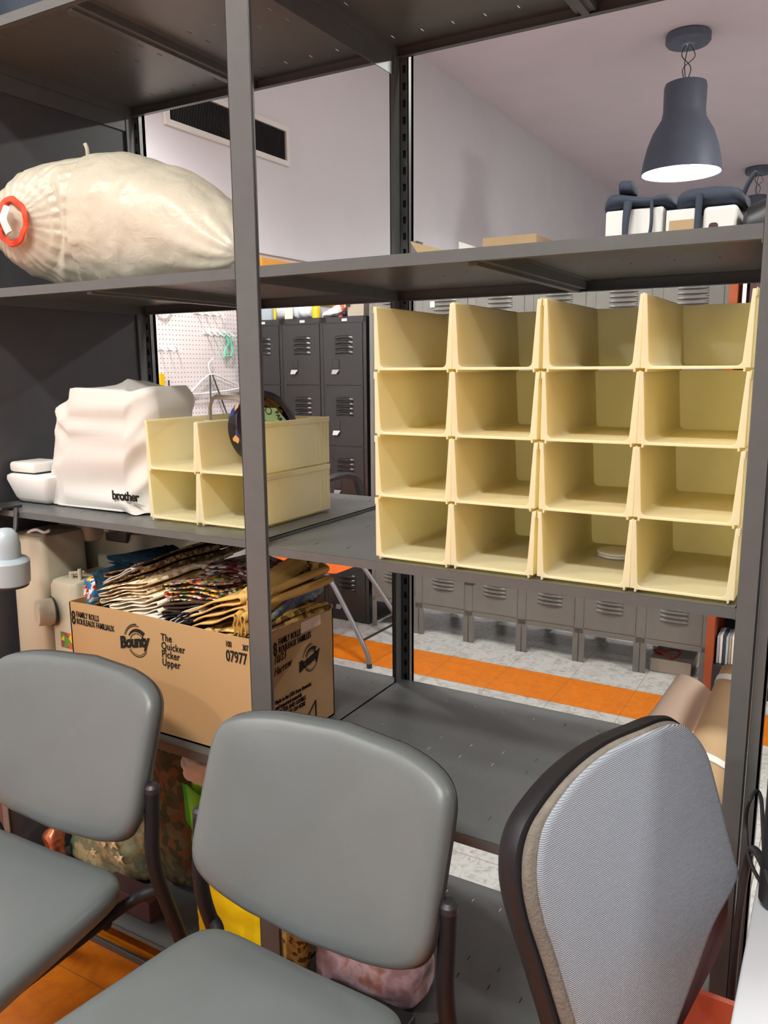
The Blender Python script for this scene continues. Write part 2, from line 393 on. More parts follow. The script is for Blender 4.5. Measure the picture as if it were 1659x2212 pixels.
def pillow(outline, f, prof, mb=None):
    """outline 2-D list, prof list of (scale, depth); f(u, v, d) -> point; closes to the centre"""
    mb = mb or MB(); cx = sum(p[0] for p in outline)/len(outline); cy = sum(p[1] for p in outline)/len(outline)
    rings = [[f(cx+(u-cx)*sc, cy+(v-cy)*sc, d) for u, v in outline] for sc, d in prof]
    return mb.ring_loft(rings, True, True)
FONT = None
def lettering(name, txt, size, at, xd, m, parent, sx=1.0, bold=0.0, space=1.0, shear=0.0, zd=(0, 0, 1), depth=0.0006, align='LEFT', line=1.0):
    cu = bpy.data.curves.new(name, 'FONT'); cu.body = txt; cu.size = size; cu.offset = bold; cu.extrude = depth; cu.space_character = space
    cu.shear = shear; cu.align_x = align; cu.space_line = line; cu.resolution_u = 4
    t = bpy.data.objects.new('tmp_text', cu); COL.objects.link(t)
    bpy.context.view_layer.update()
    me = bpy.data.meshes.new_from_object(t.evaluated_get(bpy.context.evaluated_depsgraph_get()))
    bpy.data.objects.remove(t)
    X = Vector(xd).normalized(); Z = Vector(zd).normalized(); Y = X.cross(Z)  # into the surface
    off = Vector(root_of(parent).location); A = Vector(at)-off
    for v in me.vertices:
        c = v.co.copy(); v.co = A + X*c.x*sx + Z*c.y - Y*(c.z)
    me.materials.clear(); me.materials.append(m)
    o = bpy.data.objects.new(name, me); COL.objects.link(o); o.parent = parent
    return o
def add_noise(mb, amp, sc, seed=0, start=0):
    for i in range(start, len(mb.v)):
        v = Vector(mb.v[i]); q = noise.noise_vector(v*sc+Vector((seed, seed*1.7, 0)))
        mb.v[i] = tuple(v+q*amp)
    return mb
# ================================================================== the room
XL, ZC = -2.25, 3.93
struct('floor', MB().box(XL-0.1, 7.0, -5.0, 14.0, -0.1, 0), M['floor'], 'vinyl tile floor with orange and mottled white rows', smooth=0)
struct('ceiling', MB().box(XL-0.1, 7.0, -5.0, 14.0, ZC, ZC+0.1), M['ceil'], 'plain pinkish ceiling', smooth=0)
struct('wall_left', MB().box(XL-0.1, XL, -5.0, 14.0, 0, ZC), M['wall'], 'pale lavender painted wall with the long vent', smooth=0)
struct('wall_far', MB().box(XL-0.1, 7.0, 14.0, 14.1, 0, ZC), M['wall'], 'far pale wall', smooth=0)
struct('wall_right', MB().box(7.0, 7.1, -5.0, 14.1, 0, ZC), M['wall'], 'right pale wall', smooth=0)
struct('trim_1', MB().box(XL, XL+0.02, 1.2, 6.0, 2.155, 2.17), M['wall'], 'thin ledge line along the left wall', smooth=0)
o = MB().box(XL, XL+0.025, 2.875, 5.2, 1.88, 2.13).build('wall_board', M['orange_board'], None, bevel=0.003)
tag(o, 'orange-yellow painted board on the left wall beyond the shelving', 'board')
o = MB().box(XL+.004, XL+0.012, 0.6, 2.87, 0.75, 2.10).build('pegboard', M['peg'], None, smooth=0)
tag(o, 'white perforated pegboard on the left wall behind the covered machine', 'pegboard')

# ---- wall vent
v = thing('wall_vent', 'long dark louvred air vent with white frame high on left wall', 'vent', (XL, 2.7, 2.8))
mb = MB()
y0, y1, z0, z1 = 2.12, 3.205, 2.72, 2.955
for a in ((y0, y1, z0, z0+0.03), (y0, y1, z1-0.03, z1), (y0, y0+0.03, z0+.03, z1-.03), (y1-0.03, y1, z0+.03, z1-.03)):
    mb.box(XL, XL+0.02, *a)
mb.build('vent_frame', M['paper'], v)
mb = MB().box(XL, XL+0.003, y0+.03, y1-.03, z0+.03, z1-.03)
mb.build('backing', M['blackp'], v)
mb = MB()
k = y0+0.05
while k < y1-0.04: mb.box(XL+0.003, XL+0.013, k, k+0.004, z0+.033, z1-.033); k += 0.0125
mb.build('louvre', M['lock_black'], v)

# ---- pendant lamps
def pendant(x, y, label):
    t = thing('pendant_lamp', label, 'lamp', (x, y, ZC), 'dark metal pendant lamps in a row' )
    MB().lathe([(0, 0), (.155, 0), (.165, -.012), (.165, -.06), (.15, -.078), (0, -.078)], (x, y, ZC), 40).build('canopy', M['lampgrey'], t)
    for s_, a in ((1, 0), (-1, .8), (.5, 2.2)):
        P = [(x+.015*s_, y, ZC-.078), (x+.05*math.cos(a)*s_, y+.03*s_, ZC-.16), (x-.03*s_, y, ZC-.25), (x+.012*s_, y+.012*s_, ZC-.38)]
        MB().tube(smoothpath(P, 8), .0035, 6).build('cord', M['blackp'], t)
    z = 2.925
    prof = [(.02, .66), (.125, .66), (.15, .65), (.158, .62), (.156, .45), (.165, .40), (.225, .30), (.262, .20), (.285, .10), (.30, 0),
            (.294, 0), (.278, .10), (.255, .20), (.218, .295), (.158, .40), (.148, .45), (.148, .62), (.02, .645)]
    MB().lathe(prof, (x, y, z), 48).build('lamp_shade', M['lampgrey'], t)
    MB().lathe([(.290, .004), (.274, .10), (.251, .20), (.214, .29), (.154, .40), (.144, .45), (.144, .60)], (x, y, z), 48).build('white_lining', M['paper'], t)
    MB().lathe([(0, .045), (.035, .050), (.060, .075), (.068, .11), (.058, .16), (.03, .21), (.025, .30), (0, .31)], (x, y, z), 24).build('bulb', M['bulb'], t)
    return t
pendant(-.30, 5.70, 'large dark pendant lamp, lit, nearest one hanging over the far aisle')
pendant(-.27, 10.63, 'distant dark pendant lamp partly behind the bags on the shelf')
pendant(-1.35, 1.20, 'added unseen dark pendant lamp brightening the pegboard corner')  # extra lamp added out of view to brighten the pegboard
pendant(-.30, 0.77, 'dark pendant lamp hanging above the metal shelving')
pendant(-.30, -3.2, 'dark pendant lamp hanging behind the photographer')

# ================================================================== metal shelving
SH = thing('metal_shelving', 'charcoal grey two-bay metal shelving unit with slotted shelves', 'shelving', (0, .3, 0))
Z1, Z2, Z3R, Z3L, Z4, Z5 = 2.205, 1.644, 1.111, 1.118, .622, .08
TOP = 2.75
def cuts(lo, hi, centres, half):
    c = [lo]; hs = []
    for q in sorted(centres):
        if q-half <= c[-1] or q+half >= hi: continue
        c += [q-half, q+half]; hs.append(len(c)-2)
    c.append(hi); return c, hs
# posts
def keyflange(x0, x1, y, label='back_post'):
    pass
def back_post(xs, web):
    mb = MB()
    for x0, x1 in xs:
        xc = (x0+x1)/2
        zs, hz = cuts(0.0, TOP, [0.06+.0381*i for i in range(70)], .0085)
        us = [x0, xc-.0042, xc+.0042, x1]
        mb.plate(us, zs, {(1, j) for j in hz}, lambda u, w_, d: (u, .596+d, w_), .0016)
    a, b_ = xs[0][0], xs[-1][1]
    mb.box(a, b_, .61, .622, 0, TOP)
    mb.box(a, a+.002, .596, .622, 0, TOP); mb.box(b_-.002, b_, .596, .622, 0, TOP)
    for wx in web: mb.box(wx-.0035, wx+.0035, .566, .598, 0, TOP)
    mb.build('back_post', M['steel'], SH)
back_post([(-.0255, -.004), (.004, .0265)], [0])
back_post([(-.893, -.868)], [-.889])
back_post([(.868, .893)], [.889])
def front_post(x0, x1, sides, dep=.034):
    mb = MB().box(x0, x1, -.004, .0, 0, TOP)
    for sx in sides: mb.box(sx, sx+.004, -.004, dep, 0, TOP)
    mb.build('front_post', M['steel'], SH, bevel=.0016)
front_post(-.0235, .0315, (-.0235, .0275), .004)
front_post(-.914, -.886, (-.914,))
front_post(.884, .9125, (.9085,))
MB().box(.9135, .931, .003, .006, 0, TOP).box(.9275, .931, .003, .030, 0, TOP).build('side_flange', M['steel'], SH)
# shelves
def shelf(xa, xb, z, lf, lb, phase, stiff):
    ya, yb = .0, .597
    rows = [.070, .270, .331, .530]
    xs_, hx = cuts(xa, xb, [phase+.0762*i for i in range(-14, 14) if xa+.01 < phase+.0762*i < xb-.01], .0011)
    ys_, hy = cuts(ya, yb, rows, .0085)
    holes = {(i, j) for i in hx for j in hy}
    mb = MB().plate(xs_, ys_, holes, lambda u, w_, d: (u, w_, z-d), .0016)
    mb.box(xa, xb, ya-.0005, ya+.0012, z-lf, z); mb.box(xa, xb, ya, ya+.014, z-lf, z-lf+.0014)
    mb.box(xa, xb, yb-.0012, yb+.0005, z-lb, z); mb.box(xa, xb, yb-.014, yb, z-lb, z-lb+.0014)
    mb.box(xa, xa+.0014, ya, yb, z-lb, z); mb.box(xb-.0014, xb, ya, yb, z-lb, z)
    o = mb.build('shelf', M['steel'], SH, smooth=0)
    if stiff is not None:
        s_ = MB(); s_.box(stiff-.022, stiff+.022, ya+.016, yb-.004, z-.020, z-.0017); s_.box(stiff-.034, stiff+.034, ya+.016, yb-.004, z-.0032, z-.0017)
        s_.box(stiff-.008, stiff+.008, ya+.016, yb-.004, z-.026, z-.018)
        s_.build('stiffener', M['steel'], o, bevel=.002)
LX0, LX1, RX0, RX1 = -.884, -.0015, .0015, .883
for z in (Z1, Z2, Z4): shelf(LX0, LX1, z, .020, .025, -.054, -.447)
shelf(LX0, LX1, Z3L, .0145, .018, -.054, -.447)
shelf(LX0, LX1, Z5, .012, .014, -.054, None)
for z in (Z1, Z2): shelf(RX0, RX1, z, .020, .025, .022, .455)
shelf(RX0, RX1, Z3R, .0165, .018, .022, .455)
shelf(RX0, RX1, Z4, .020, .025, .022, .455)
shelf(RX0, RX1, Z5, .012, .014, .022, None)
MB().box(-.8985, -.8935, .0, .624, 0, TOP).build('side_panel', M['steel_dark'], SH)
for x in (.0, -.889, .889):
    MB().box(x-.0012, x+.0012, .03, .567, Z1-.068, Z1-.002).build('side_brace', M['steel'], SH)
MB().box(-.886, -.0235, -.003, .006, 0.0, .018).build('base_rail', M['steel'], SH, bevel=.001)
MB().box(.0315, .884, -.003, .006, 0.0, .018).build('base_rail', M['steel'], SH, bevel=.001)

# ================================================================== cream stacking bins
def make_bin():
    W_, D_, H_ = .1505, .288, .1115
    t = thing('storage_bin', 'x', 'bin', (0, 0, 0))
    hw = W_/2
    def cross(y, back=False):
        # U outline, outer anticlockwise then inner
        ti, to = .0050, .0115
        out = [(-hw, H_), (-hw, .0045), (-hw+.009, .0045), (-hw+.010, .003), (hw-.010, .003), (hw-.009, .0045), (hw, .0045), (hw, H_)]
        xi_t, xi_b = hw-ti, hw-to; r = .008; zf = .0075
        inn = [(xi_t, H_)]
        for k in range(6):
            a = k/5*PI/2; inn.append((xi_b-r+r*math.cos(a), zf+r-r*math.sin(a)))
        for k in range(6):
            a = PI/2-k/5*PI/2; inn.append((-xi_b+r-r*math.cos(a), zf+r-r*math.sin(a)))
        inn.append((-xi_t, H_))
        return out+inn
    P = cross(0)
    mb = MB().prism(P, lambda u, w_, d: (u, d, w_), 0, D_-.003)
    body = mb.build('bin_body', M['bin'], t, bevel=.0009, smooth=30, segs=2)
    MB().box(-hw, hw, D_-.0045, D_, .003, H_).build('back_wall', M['bin'], t, bevel=.0008)
    for s_ in (-1, 1):
        rm = MB(); x = s_*hw
        rm.box(min(x, x+s_*.0016), max(x, x+s_*.0016), 0.0, D_, H_-.0105, H_+.0015)
        for yy in (D_-.042, D_-.024, D_-.012): rm.box(min(x, x+s_*.0012), max(x, x+s_*.0012), yy, yy+.0022, .012, H_-.011)
        rm.build('rim', M['bin'], t, bevel=.0005)
        MB().box(s_*(hw-.0085)-.0015, s_*(hw-.0085)+.0015, 0, D_, -.0008, .006).build('foot_rail', M['bin'], t, bevel=.0004)
    return t
bin0 = make_bin(); firstbin = True
def place_bin(x, y, z, label, group):
    global firstbin
    if firstbin:
        b_ = bin0; firstbin = False; b_.location = (x, y, z); b_['label'] = label; b_['group'] = group
    else: b_ = dup(bin0, label, group, (x, y, z))
    b_.rotation_euler = (0, 0, random.uniform(-.001, .001))
    return b_
colx = [.3462, .4967, .6530, .8035]
rown = ['bottom', 'second-lowest', 'second-highest', 'top']
coln = ['leftmost', 'second', 'third', 'rightmost']
for c in range(4):
    for r in range(4):
        lab = 'cream plastic bin in %s row, %s column of the big bin stack' % (rown[r], coln[c])
        if (c, r) == (2, 0): lab = 'cream plastic bin holding white discs, bottom row, third column of big stack'
        place_bin(colx[c], .012, Z3R+.0025+.112*r, lab, 'cream bins stacked four by four on the right shelf')
for c in range(2):
    for r in range(2):
        extra = {(0, 0): 'empty cream bin, lower one beside the covered sewing machine', (0, 1): 'cream bin with grey handle frame, upper one beside the covered machine',
                 (1, 0): 'empty cream bin, lower one behind the middle post', (1, 1): 'cream bin holding the round cookie tin, upper one behind middle post'}[(c, r)]
        place_bin([-.2870, -.1365][c], .072, Z3L+.0025+.112*r, extra, 'cream bins stacked two by two on the left shelf')
# white discs in the bin
for i in range(2):
    o = MB().lathe([(0, 0), (.036, 0), (.037, .002), (.036, .004), (0, .004)], (.662, .205, Z3R+.0115+.0045*i), 32).build('flat_disc', M['whitep'], None)
    tag(o, ['white flat round disc lying on bin floor, lower of two', 'white flat round disc lying on top of another disc in bin'][i], 'disc', 'white discs in the bin')

# ================================================================== things in the small bins
# grey handle frame
pts = roundrect(.17, .17, .03, 5)
t = thing('handle_frame', 'grey-beige rounded square handle frame standing in upper left bin', 'frame', (-.29, .24, 1.30))
mb = MB().tube([(-.283+u*.92+v_*.1, .25-u*.35, 1.305+v_) for u, v_ in pts], .0065, 10, closed=True, flat=.6)
mb.build('frame_bar', M['greyp'], t)
MB().box(-.345, -.338, .245, .262, 1.31, 1.335).build('clip', M['whitep'], t, bevel=.002)
o = MB().box(-.2285, -.2235, .105, .109, 1.262, 1.318).build('plastic_clip', M['whitep'], None, bevel=.0015)
tag(o, 'small white plastic strip clipped upright in upper left bin', 'clip')
# cookie tin
t = thing('cookie_tin', 'round dark blue cookie tin standing tilted in upper right bin', 'tin', (-.15, .21, 1.335))
ax = Vector((.93, -.22, .26)).normalized()
R = ax.to_track_quat('Z', 'Y').to_matrix()
A = Vector((-.150, .215, 1.318))
MB().lathe([(0, 0), (.070, 0), (.076, .003), (.081, .012), (.082, .046), (.083, .049), (.081, .049), (.079, .046), (.078, .012), (.07, .005), (0, .003)], A-ax*.02, 56, R).build('tin_shell', M['cookie'], t)
MB().lathe([(.0825, .044), (.0855, .047), (.085, .051), (.078, .052), (.070, .046), (.072, .042), (.080, .043)], A-ax*.02, 56, R).build('tin_rim', M['purple'], t)
# green leaflet inside
u_ = R @ Vector((1, 0, 0)); v_ = R @ Vector((0, 1, 0))
zz = Vector((0, 0, 1)); Zp = (zz-ax*zz.dot(ax)).normalized(); Xp = Zp.cross(ax)
lf = thing('paper_leaflet', 'pale green printed leaflet tucked inside the cookie tin', 'leaflet', tuple(A+ax*.028))
mb = MB(); q = A+ax*.026
mb.prism([(-.045, -.05), (.055, -.05), (.062, .01), (.035, .045), (-.045, .050)], lambda a, b_, d: q+Xp*a+Zp*b_+ax*d, 0, .001)
mb.build('paper_sheet', M['lgreen'], lf)
lettering('lettering', 'PARKING', .016, q+Xp*.028+Zp*.036+ax*.0015, Xp*.35-Zp*.94, M['ink'], lf, zd=(Zp*.35+Xp*.94), sx=.9)
ln = MB()
for k in range(6):
    c0 = q+Xp*(-.045)+Zp*(.036-.009*k)+ax*.0012
    ln.add([c0, c0+Xp*.045, c0+Xp*.045+Zp*.0018, c0+Zp*.0018], [(0, 1, 2, 3)])
rr = [q+ax*.0014+Xp*(.012+.009*math.cos(a/3*PI))+Zp*(.040+.009*math.sin(a/3*PI)) for a in range(6)]
ln.tube(rr, .0012, 4, closed=True)
ln.build('printed_lines', M['ink'], lf, smooth=0)

# ================================================================== covered sewing machine
SM = thing('sewing_machine', 'white sewing machine base sticking out under a cloth cover', 'sewing machine', (-.6, .2, Z3L))
def rbox(mb, x0, x1, y0, y1, z0, z1, r, taper=0.0):
    """rounded box by lofted rounded rectangles, taper = how much smaller at the bottom"""
    rings = []
    h = z1-z0
    for k, (zz_, ins) in enumerate([(z0, r*.9), (z0+r*.3, r*.3), (z0+r, 0), (z1-r, 0), (z1-r*.3, r*.3), (z1, r*.9)]):
        tp = taper*(1-(zz_-z0)/h)
        pts = roundrect((x1-x0)-2*ins-2*tp, (y1-y0)-2*ins-2*tp, max(.002, r*1.2-ins*.5), 5, (x0+x1)/2, (y0+y1)/2)
        rings.append([(a, b_, zz_) for a, b_ in pts])
    return mb.ring_loft(rings)
rbox(rbox(MB(), -.886, -.715, .068, .25, Z3L+.001, Z3L+.076, .014, .022), -.77, -.46, .135, .27, Z3L+.001, Z3L+.060, .012).build('machine_base', M['whitep'], SM)
rbox(MB(), -.876, -.78, .085, .18, Z3L+.080, Z3L+.106, .007).build('needle_plate_arm', M['whitep'], SM)
rbox(MB(), -.868, -.785, .095, .175, Z3L+.070, Z3L+.084, .004).build('dark_gap', M['blackp'], SM)
rbox(MB(), -.50, -.42, .15, .27, Z3L+.06, Z3L+.24, .01).build('machine_column', M['whitep'], SM)
CV = thing('dust_cover', 'white cloth dust cover draped over the sewing machine', 'cover', (-.56, .2, Z3L))
def coverf():
    mb = MB(); NU, NV = 84, 40
    zb, H = Z3L+.004, .292
    def cs(a):  # unit rounded rectangle perimeter param -> (x, y)
        return roundrect_pt(a)
    per = roundrect(1, 1, .22, 20)
    rings = []
    for j in range(NV+1):
        t = j/NV
        z = zb+H*min(1, t/.78)
        if t < .78:
            tt = t/.78
            hx = .184-.036*tt**1.2; hy = .112-.020*tt; cx = -.588+.030*tt; cy = .212
            f = 1.0-.10*max(0, (tt-.82)/.18)**2
        else:
            k = (t-.78)/.22; f = .90*(1-k); hx = .148; hy = .092; cx = -.558; cy = .212
        row = []
        for i, (px, py) in enumerate(per):
            x = cx+px*2*hx*f; y = cy+py*2*hy*f
            tz = z
            if t >= .60:
                s_ = (x-cx)/hx
                tz += min(1, (t-.6)/.3)*(.016*math.exp(-((s_-.12)/.22)**2)+.010*math.exp(-((s_-.95)/.2)**2)-.016*max(0, -s_)**3-.010*math.exp(-((s_-.55)/.18)**2)+.004*math.sin(7*s_))
            row.append(Vector((x, y, tz)))
        rings.append(row)
    # wrinkles
    for j, row in enumerate(rings):
        t = j/NV
        for i, p in enumerate(row):
            c = Vector((-.57, .215, p.z)); d = (p-c); d.z = 0
            if d.length > 1e-5: d.normalize()
            s_ = (p.x+.57)/.16
            w1 = .010*math.sin(9*s_+5*(p.z-1.1)/.3+1.2*noise.noise(p*9))*(1-abs(t-.45))
            fold = .016*math.exp(-((s_-(.75-1.9*(p.z-1.12)/.28))/.13)**2)*(1 if t < .8 else .3)
            fold2 = .010*math.exp(-((s_+.75-.5*(p.z-1.12)/.28)/.12)**2)
            left = .02*max(0, -s_-.6)*math.sin(min(1, t)*PI*2.2)
            fold3 = .014*math.exp(-((s_-(-.15-1.0*(p.z-1.12)/.28))/.10)**2)
            q7 = noise.noise(Vector((p.x*9+p.z*5, p.y*4, p.z*7-p.x*4)))
            p += d*(w1*.5+fold*1.3-fold2*1.1+fold3*(t*1.3)+left+.005*noise.noise(p*20)+.013*q7+.007*(1-abs(noise.noise(Vector((p.x*14-p.z*10, p.y*6, p.z*9+3))))*3))
            if j == 0: p.z += .002*math.sin(i*.7)
            if t > .8: p.z += .006*noise.noise(p*22)
    mb.ring_loft(rings, False, True)
    return mb.build('cover_cloth', M['cover'], CV, smooth=60)
coverf()
hem = MB().tube([Vector((-.588+px*2*.1850, .212+py*2*.1130, Z3L+.006+.0015*math.sin(i))) for i, (px, py) in enumerate(roundrect(1, 1, .22, 20))], .0022, 6, closed=True)
hem.build('hem', M['cover'], CV)
lettering('lettering', 'brother', .030, (-.500, .0865, Z3L+.036), (1, .02, 0), M['ink'], CV, sx=1.0, bold=.0009, space=.92)

# ================================================================== white bag of stuffing on the upper shelf
BG = thing('plastic_bag', 'big white stuffed plastic sack with red drawstring lying on upper shelf', 'bag', (-.45, .15, Z2))
def sack():
    SP = smoothpath([(-.712, .030, Z2+.150), (-.716, .075, Z2+.152), (-.700, .135, Z2+.155), (-.630, .205, Z2+.152), (-.520, .222, Z2+.145), (-.395, .215, Z2+.120), (-.27, .180, Z2+.090), (-.165, .14, Z2+.055), (-.105, .115, Z2+.040)], 12)
    NI = 132; n = len(SP); rings = []
    K = [(0, .004), (.010, .045), (.035, .085), (.08, .115), (.16, .142), (.28, .160), (.45, .165), (.6, .150), (.74, .118), (.86, .080), (.95, .048), (.985, .030), (1, .004)]
    def rad(t):
        for (a, ra), (b_, rb) in zip(K, K[1:]):
            if t <= b_: return ra+(rb-ra)*(t-a)/(b_-a)
        return K[-1][1]
    L = [0]
    for a, b_ in zip(SP, SP[1:]): L.append(L[-1]+(b_-a).length)
    N = 90
    for j in range(N+1):
        t = (j/N)**1.4; d = t*L[-1]; k = max(i for i in range(n) if L[i] <= d+1e-9); k = min(k, n-2)
        c = SP[k].lerp(SP[k+1], (d-L[k])/(L[k+1]-L[k])); tg = (SP[min(k+3, n-1)]-SP[max(k-3, 0)]).normalized()
        side = tg.cross(Vector((0, 0, 1))).normalized(); up = side.cross(tg); r = rad(t); row = []
        for i in range(NI):
            a = 2*PI*i/NI
            ca, sa = math.cos(a), math.sin(a)
            pl = (math.sin(27*a+4*noise.noise(Vector((ca*1.5, sa*1.5, t*2))))*.035+math.sin(44*a+2)*.015)*math.exp(-t*7)*min(1, t*40)
            pl += .03*math.sin(11*a+t*9)*math.exp(-((t-1)/.2)**2)
            p = c+side*r*ca*(1+pl)+up*r*sa*(1+pl)
            dn = (p-c).normalized() if r > .002 else tg
            sag = .010*math.exp(-((a/(2*PI)-.62-.10*t)/.03)**2)*min(1, t*4)
            p += dn*((noise.noise(p*6+Vector((3, 1, 2)))*.012+noise.noise(p*17)*.004+noise.noise(p*45)*.0016)*min(1, r/.08)-sag)
            if p.z < Z2+.003: p.z = Z2+.003
            row.append(p)
        rings.append(row)
    return MB().ring_loft(rings, True, True)
sack().build('sack_film', M['film'], BG, smooth=180)
A = Vector((-.706, .020, Z2+.150)); axd = Vector((.05, -.999, .0)).normalized(); Rb = axd.to_track_quat('Z', 'Y').to_matrix()
pt = [A+Rb @ Vector(((.047+.002*math.sin(5*a))*math.cos(a), (.047+.002*math.cos(4*a))*math.sin(a), .002*math.sin(7*a)-.010)) for a in [2*PI*k/64 for k in range(64)]]
MB().tube(pt, .008, 8, closed=True, flat=.5).build('drawstring', M['red'], BG)
pt = [A+Vector((.010, -.008, .035)), A+Vector((-.01, -.018, .012)), A+Vector((-.02, -.018, -.012)), A+Vector((-.030, -.010, .02))]
MB().tube(smoothpath(pt, 6), .010, 8, flat=.4).build('drawstring', M['red'], BG)
MB().tube(smoothpath([A+Vector((.018, -.012, .028)), A+Vector((.012, -.02, .0)), A+Vector((.020, -.014, -.030))], 6), .013, 8, flat=.3).build('drawstring_end', M['paper'], BG)
MB().tube(smoothpath([(-.600, .17, Z2+.305), (-.598, .168, Z2+.322), (-.602, .166, Z2+.334)], 5), .0045, 8).build('bag_knot', M['film'], BG)

# ================================================================== cardboard box with fabrics
BX = thing('cardboard_box', 'open brown paper towel carton full of folded fabrics', 'box', (-.32, .17, Z4))
bx0, bx1, by0, by1, bz0, bz1 = -.612, -.03, .03, .315, Z4+.001, .902
mb = MB(); th_ = .004
mb.box(bx0, bx1, by0, by1, bz0, bz0+th_)
mb.build('box_bottom', M['card'], BX)
def wavytop(x0, x1, y0, y1, n, dz):
    m_ = MB(); vs = []
    for k in range(n+1):
        t = k/n; x = x0+(x1-x0)*t; y = y0+(y1-y0)*t
        z = bz1+dz(t)
        nx, ny = -(y1-y0), (x1-x0); L = math.hypot(nx, ny); nx, ny = nx/L*th_, ny/L*th_
        vs += [(x, y, bz0), (x+nx, y+ny, bz0), (x+nx, y+ny, z), (x, y, z)]
    fs = []
    for k in range(n):
        a = 4*k; b_ = a+4
        for i in range(4): fs.append((a+i, a+(i+1) % 4, b_+(i+1) % 4, b_+i))
    fs += [(3, 2, 1, 0), (4*n, 4*n+1, 4*n+2, 4*n+3)]
    return m_.add(vs, fs)
wavytop(bx0, bx1, by0, by0, 24, lambda t: .003*math.sin(5*t)-.002).build('front_panel', M['card'], BX)
wavytop(bx1, bx1, by0, by1, 10, lambda t: -.006*t+.004*math.sin(4*t)).build('side_panel', M['card'], BX)
wavytop(bx1, bx0, by1, by1, 12, lambda t: .0).build('back_panel', M['card'], BX)
wavytop(bx0, bx0, by1, by0, 8, lambda t: .0).build('side_panel', M['card'], BX)
FY = by0-.0008
I_ = M['ink']
lettering('lettering', '8', .047, (-.606, FY, .846), (1, 0, 0), I_, BX, sx=.62, bold=.0008)
lettering('lettering', 'FAMILY ROLLS\nROULEAUX FAMILIAUX', .0205, (-.588, FY, .8655), (1, 0, 0), I_, BX, sx=.57, bold=.0002, line=.86, space=1.07)
def bounty(origin, xd, sc, parent):
    o_ = Vector(origin); X = Vector(xd); Z = Vector((0, 0, 1)); N = X.cross(Z)
    P = lambda u, v_, d=0: o_+X*u*sc+Z*v_*sc+N*(d+.0002)
    # arcs behind the word
    mb = MB()
    def arc(r0, r1, a0, a1, r0e=None, r1e=None, cx=0, cy=0):
        n = 24; poly = []
        vs = []
        for k in range(n+1):
            t = k/n; a = math.radians(a0+(a1-a0)*t)
            ri = r0+((r0e if r0e is not None else r0)-r0)*t; ro = r1+((r1e if r1e is not None else r1)-r1)*t
            vs += [P(cx+ri*math.cos(a), cy+ri*math.sin(a)), P(cx+ro*math.cos(a), cy+ro*math.sin(a))]
        mb.add(vs, [(2*k, 2*k+1, 2*k+3, 2*k+2) for k in range(n)])
    arc(.43, .62, 48, 150, .47, .52); arc(.66, .69, 80, 158); arc(.72, .77, 90, 160, .72, .73); arc(.37, .40, 20, 165)
    arc(.50, .55, 215, 335, .50, .52); arc(.44, .46, 205, 340)
    mb.build('logo_swoosh', I_, parent, smooth=0)
    lettering('lettering', 'Bounty', .62*sc, o_+X*(-.92*sc)+Z*(-.30*sc)+N*.0003, X+Z*.20, I_, parent, sx=.92, bold=.030*sc, space=.93, zd=(Z+X*.02))
bounty((-.383, FY, .832), (1, 0, 0), .062, BX)
lettering('lettering', 'The\nQuicker\nPicker\nUpper', .0245, (-.307, FY, .853), (1, 0, 0), I_, BX, sx=.82, bold=.00015, line=.80, space=1.08)
lettering('lettering', '100', .018, (-.116, FY, .872), (1, 0, 0), I_, BX, sx=.62, bold=.0002)
lettering('lettering', '307', .018, (-.070, FY, .871), (1, 0, 0), I_, BX, sx=.62, bold=.0002)
lettering('lettering', '07977', .035, (-.116, FY, .840), (1, 0, 0), I_, BX, sx=.66, bold=.0006)
FX = bx1+.0008
lettering('lettering', '8', .042, (FX, .083, .846), (0, 1, 0), I_, BX, sx=.6, bold=.0008)
lettering('lettering', 'FAMILY ROLLS\nROULEAUX FAMILLES', .0205, (FX, .101, .866), (0, 1, 0), I_, BX, sx=.58, bold=.0002, line=.86, space=1.07)
bounty((FX, .222, .795), (0, 1, 0), .052, BX)
lettering('handwriting', '10/23\nHarrow', .026, (FX, .082, .826), (0, 1, .10), M['pen'], BX, sx=.75, shear=.3, line=1.0)
lettering('lettering', 'Made in the USA from domestic\nand imported materials\nPROCTER AND GAMBLE\nCINCINNATI, OH 45202', .0145, (FX, .083, .735), (0, 1, -.02), I_, BX, sx=.72, line=.9)
mb = MB(); T_ = [(.185, .648), (.235, .648), (.235, .690)]
for (a, b_), (c, d) in zip(T_, T_[1:]+T_[:1]):
    mb.tube([(FX, a, b_), (FX, c, d)], .0018, 4)
mb.build('printed_triangle', I_, BX, smooth=0)
MB().box(FX-.0006, FX, .185, .262, .868, .893).build('tape_strip', M['pinkpaper'], BX)

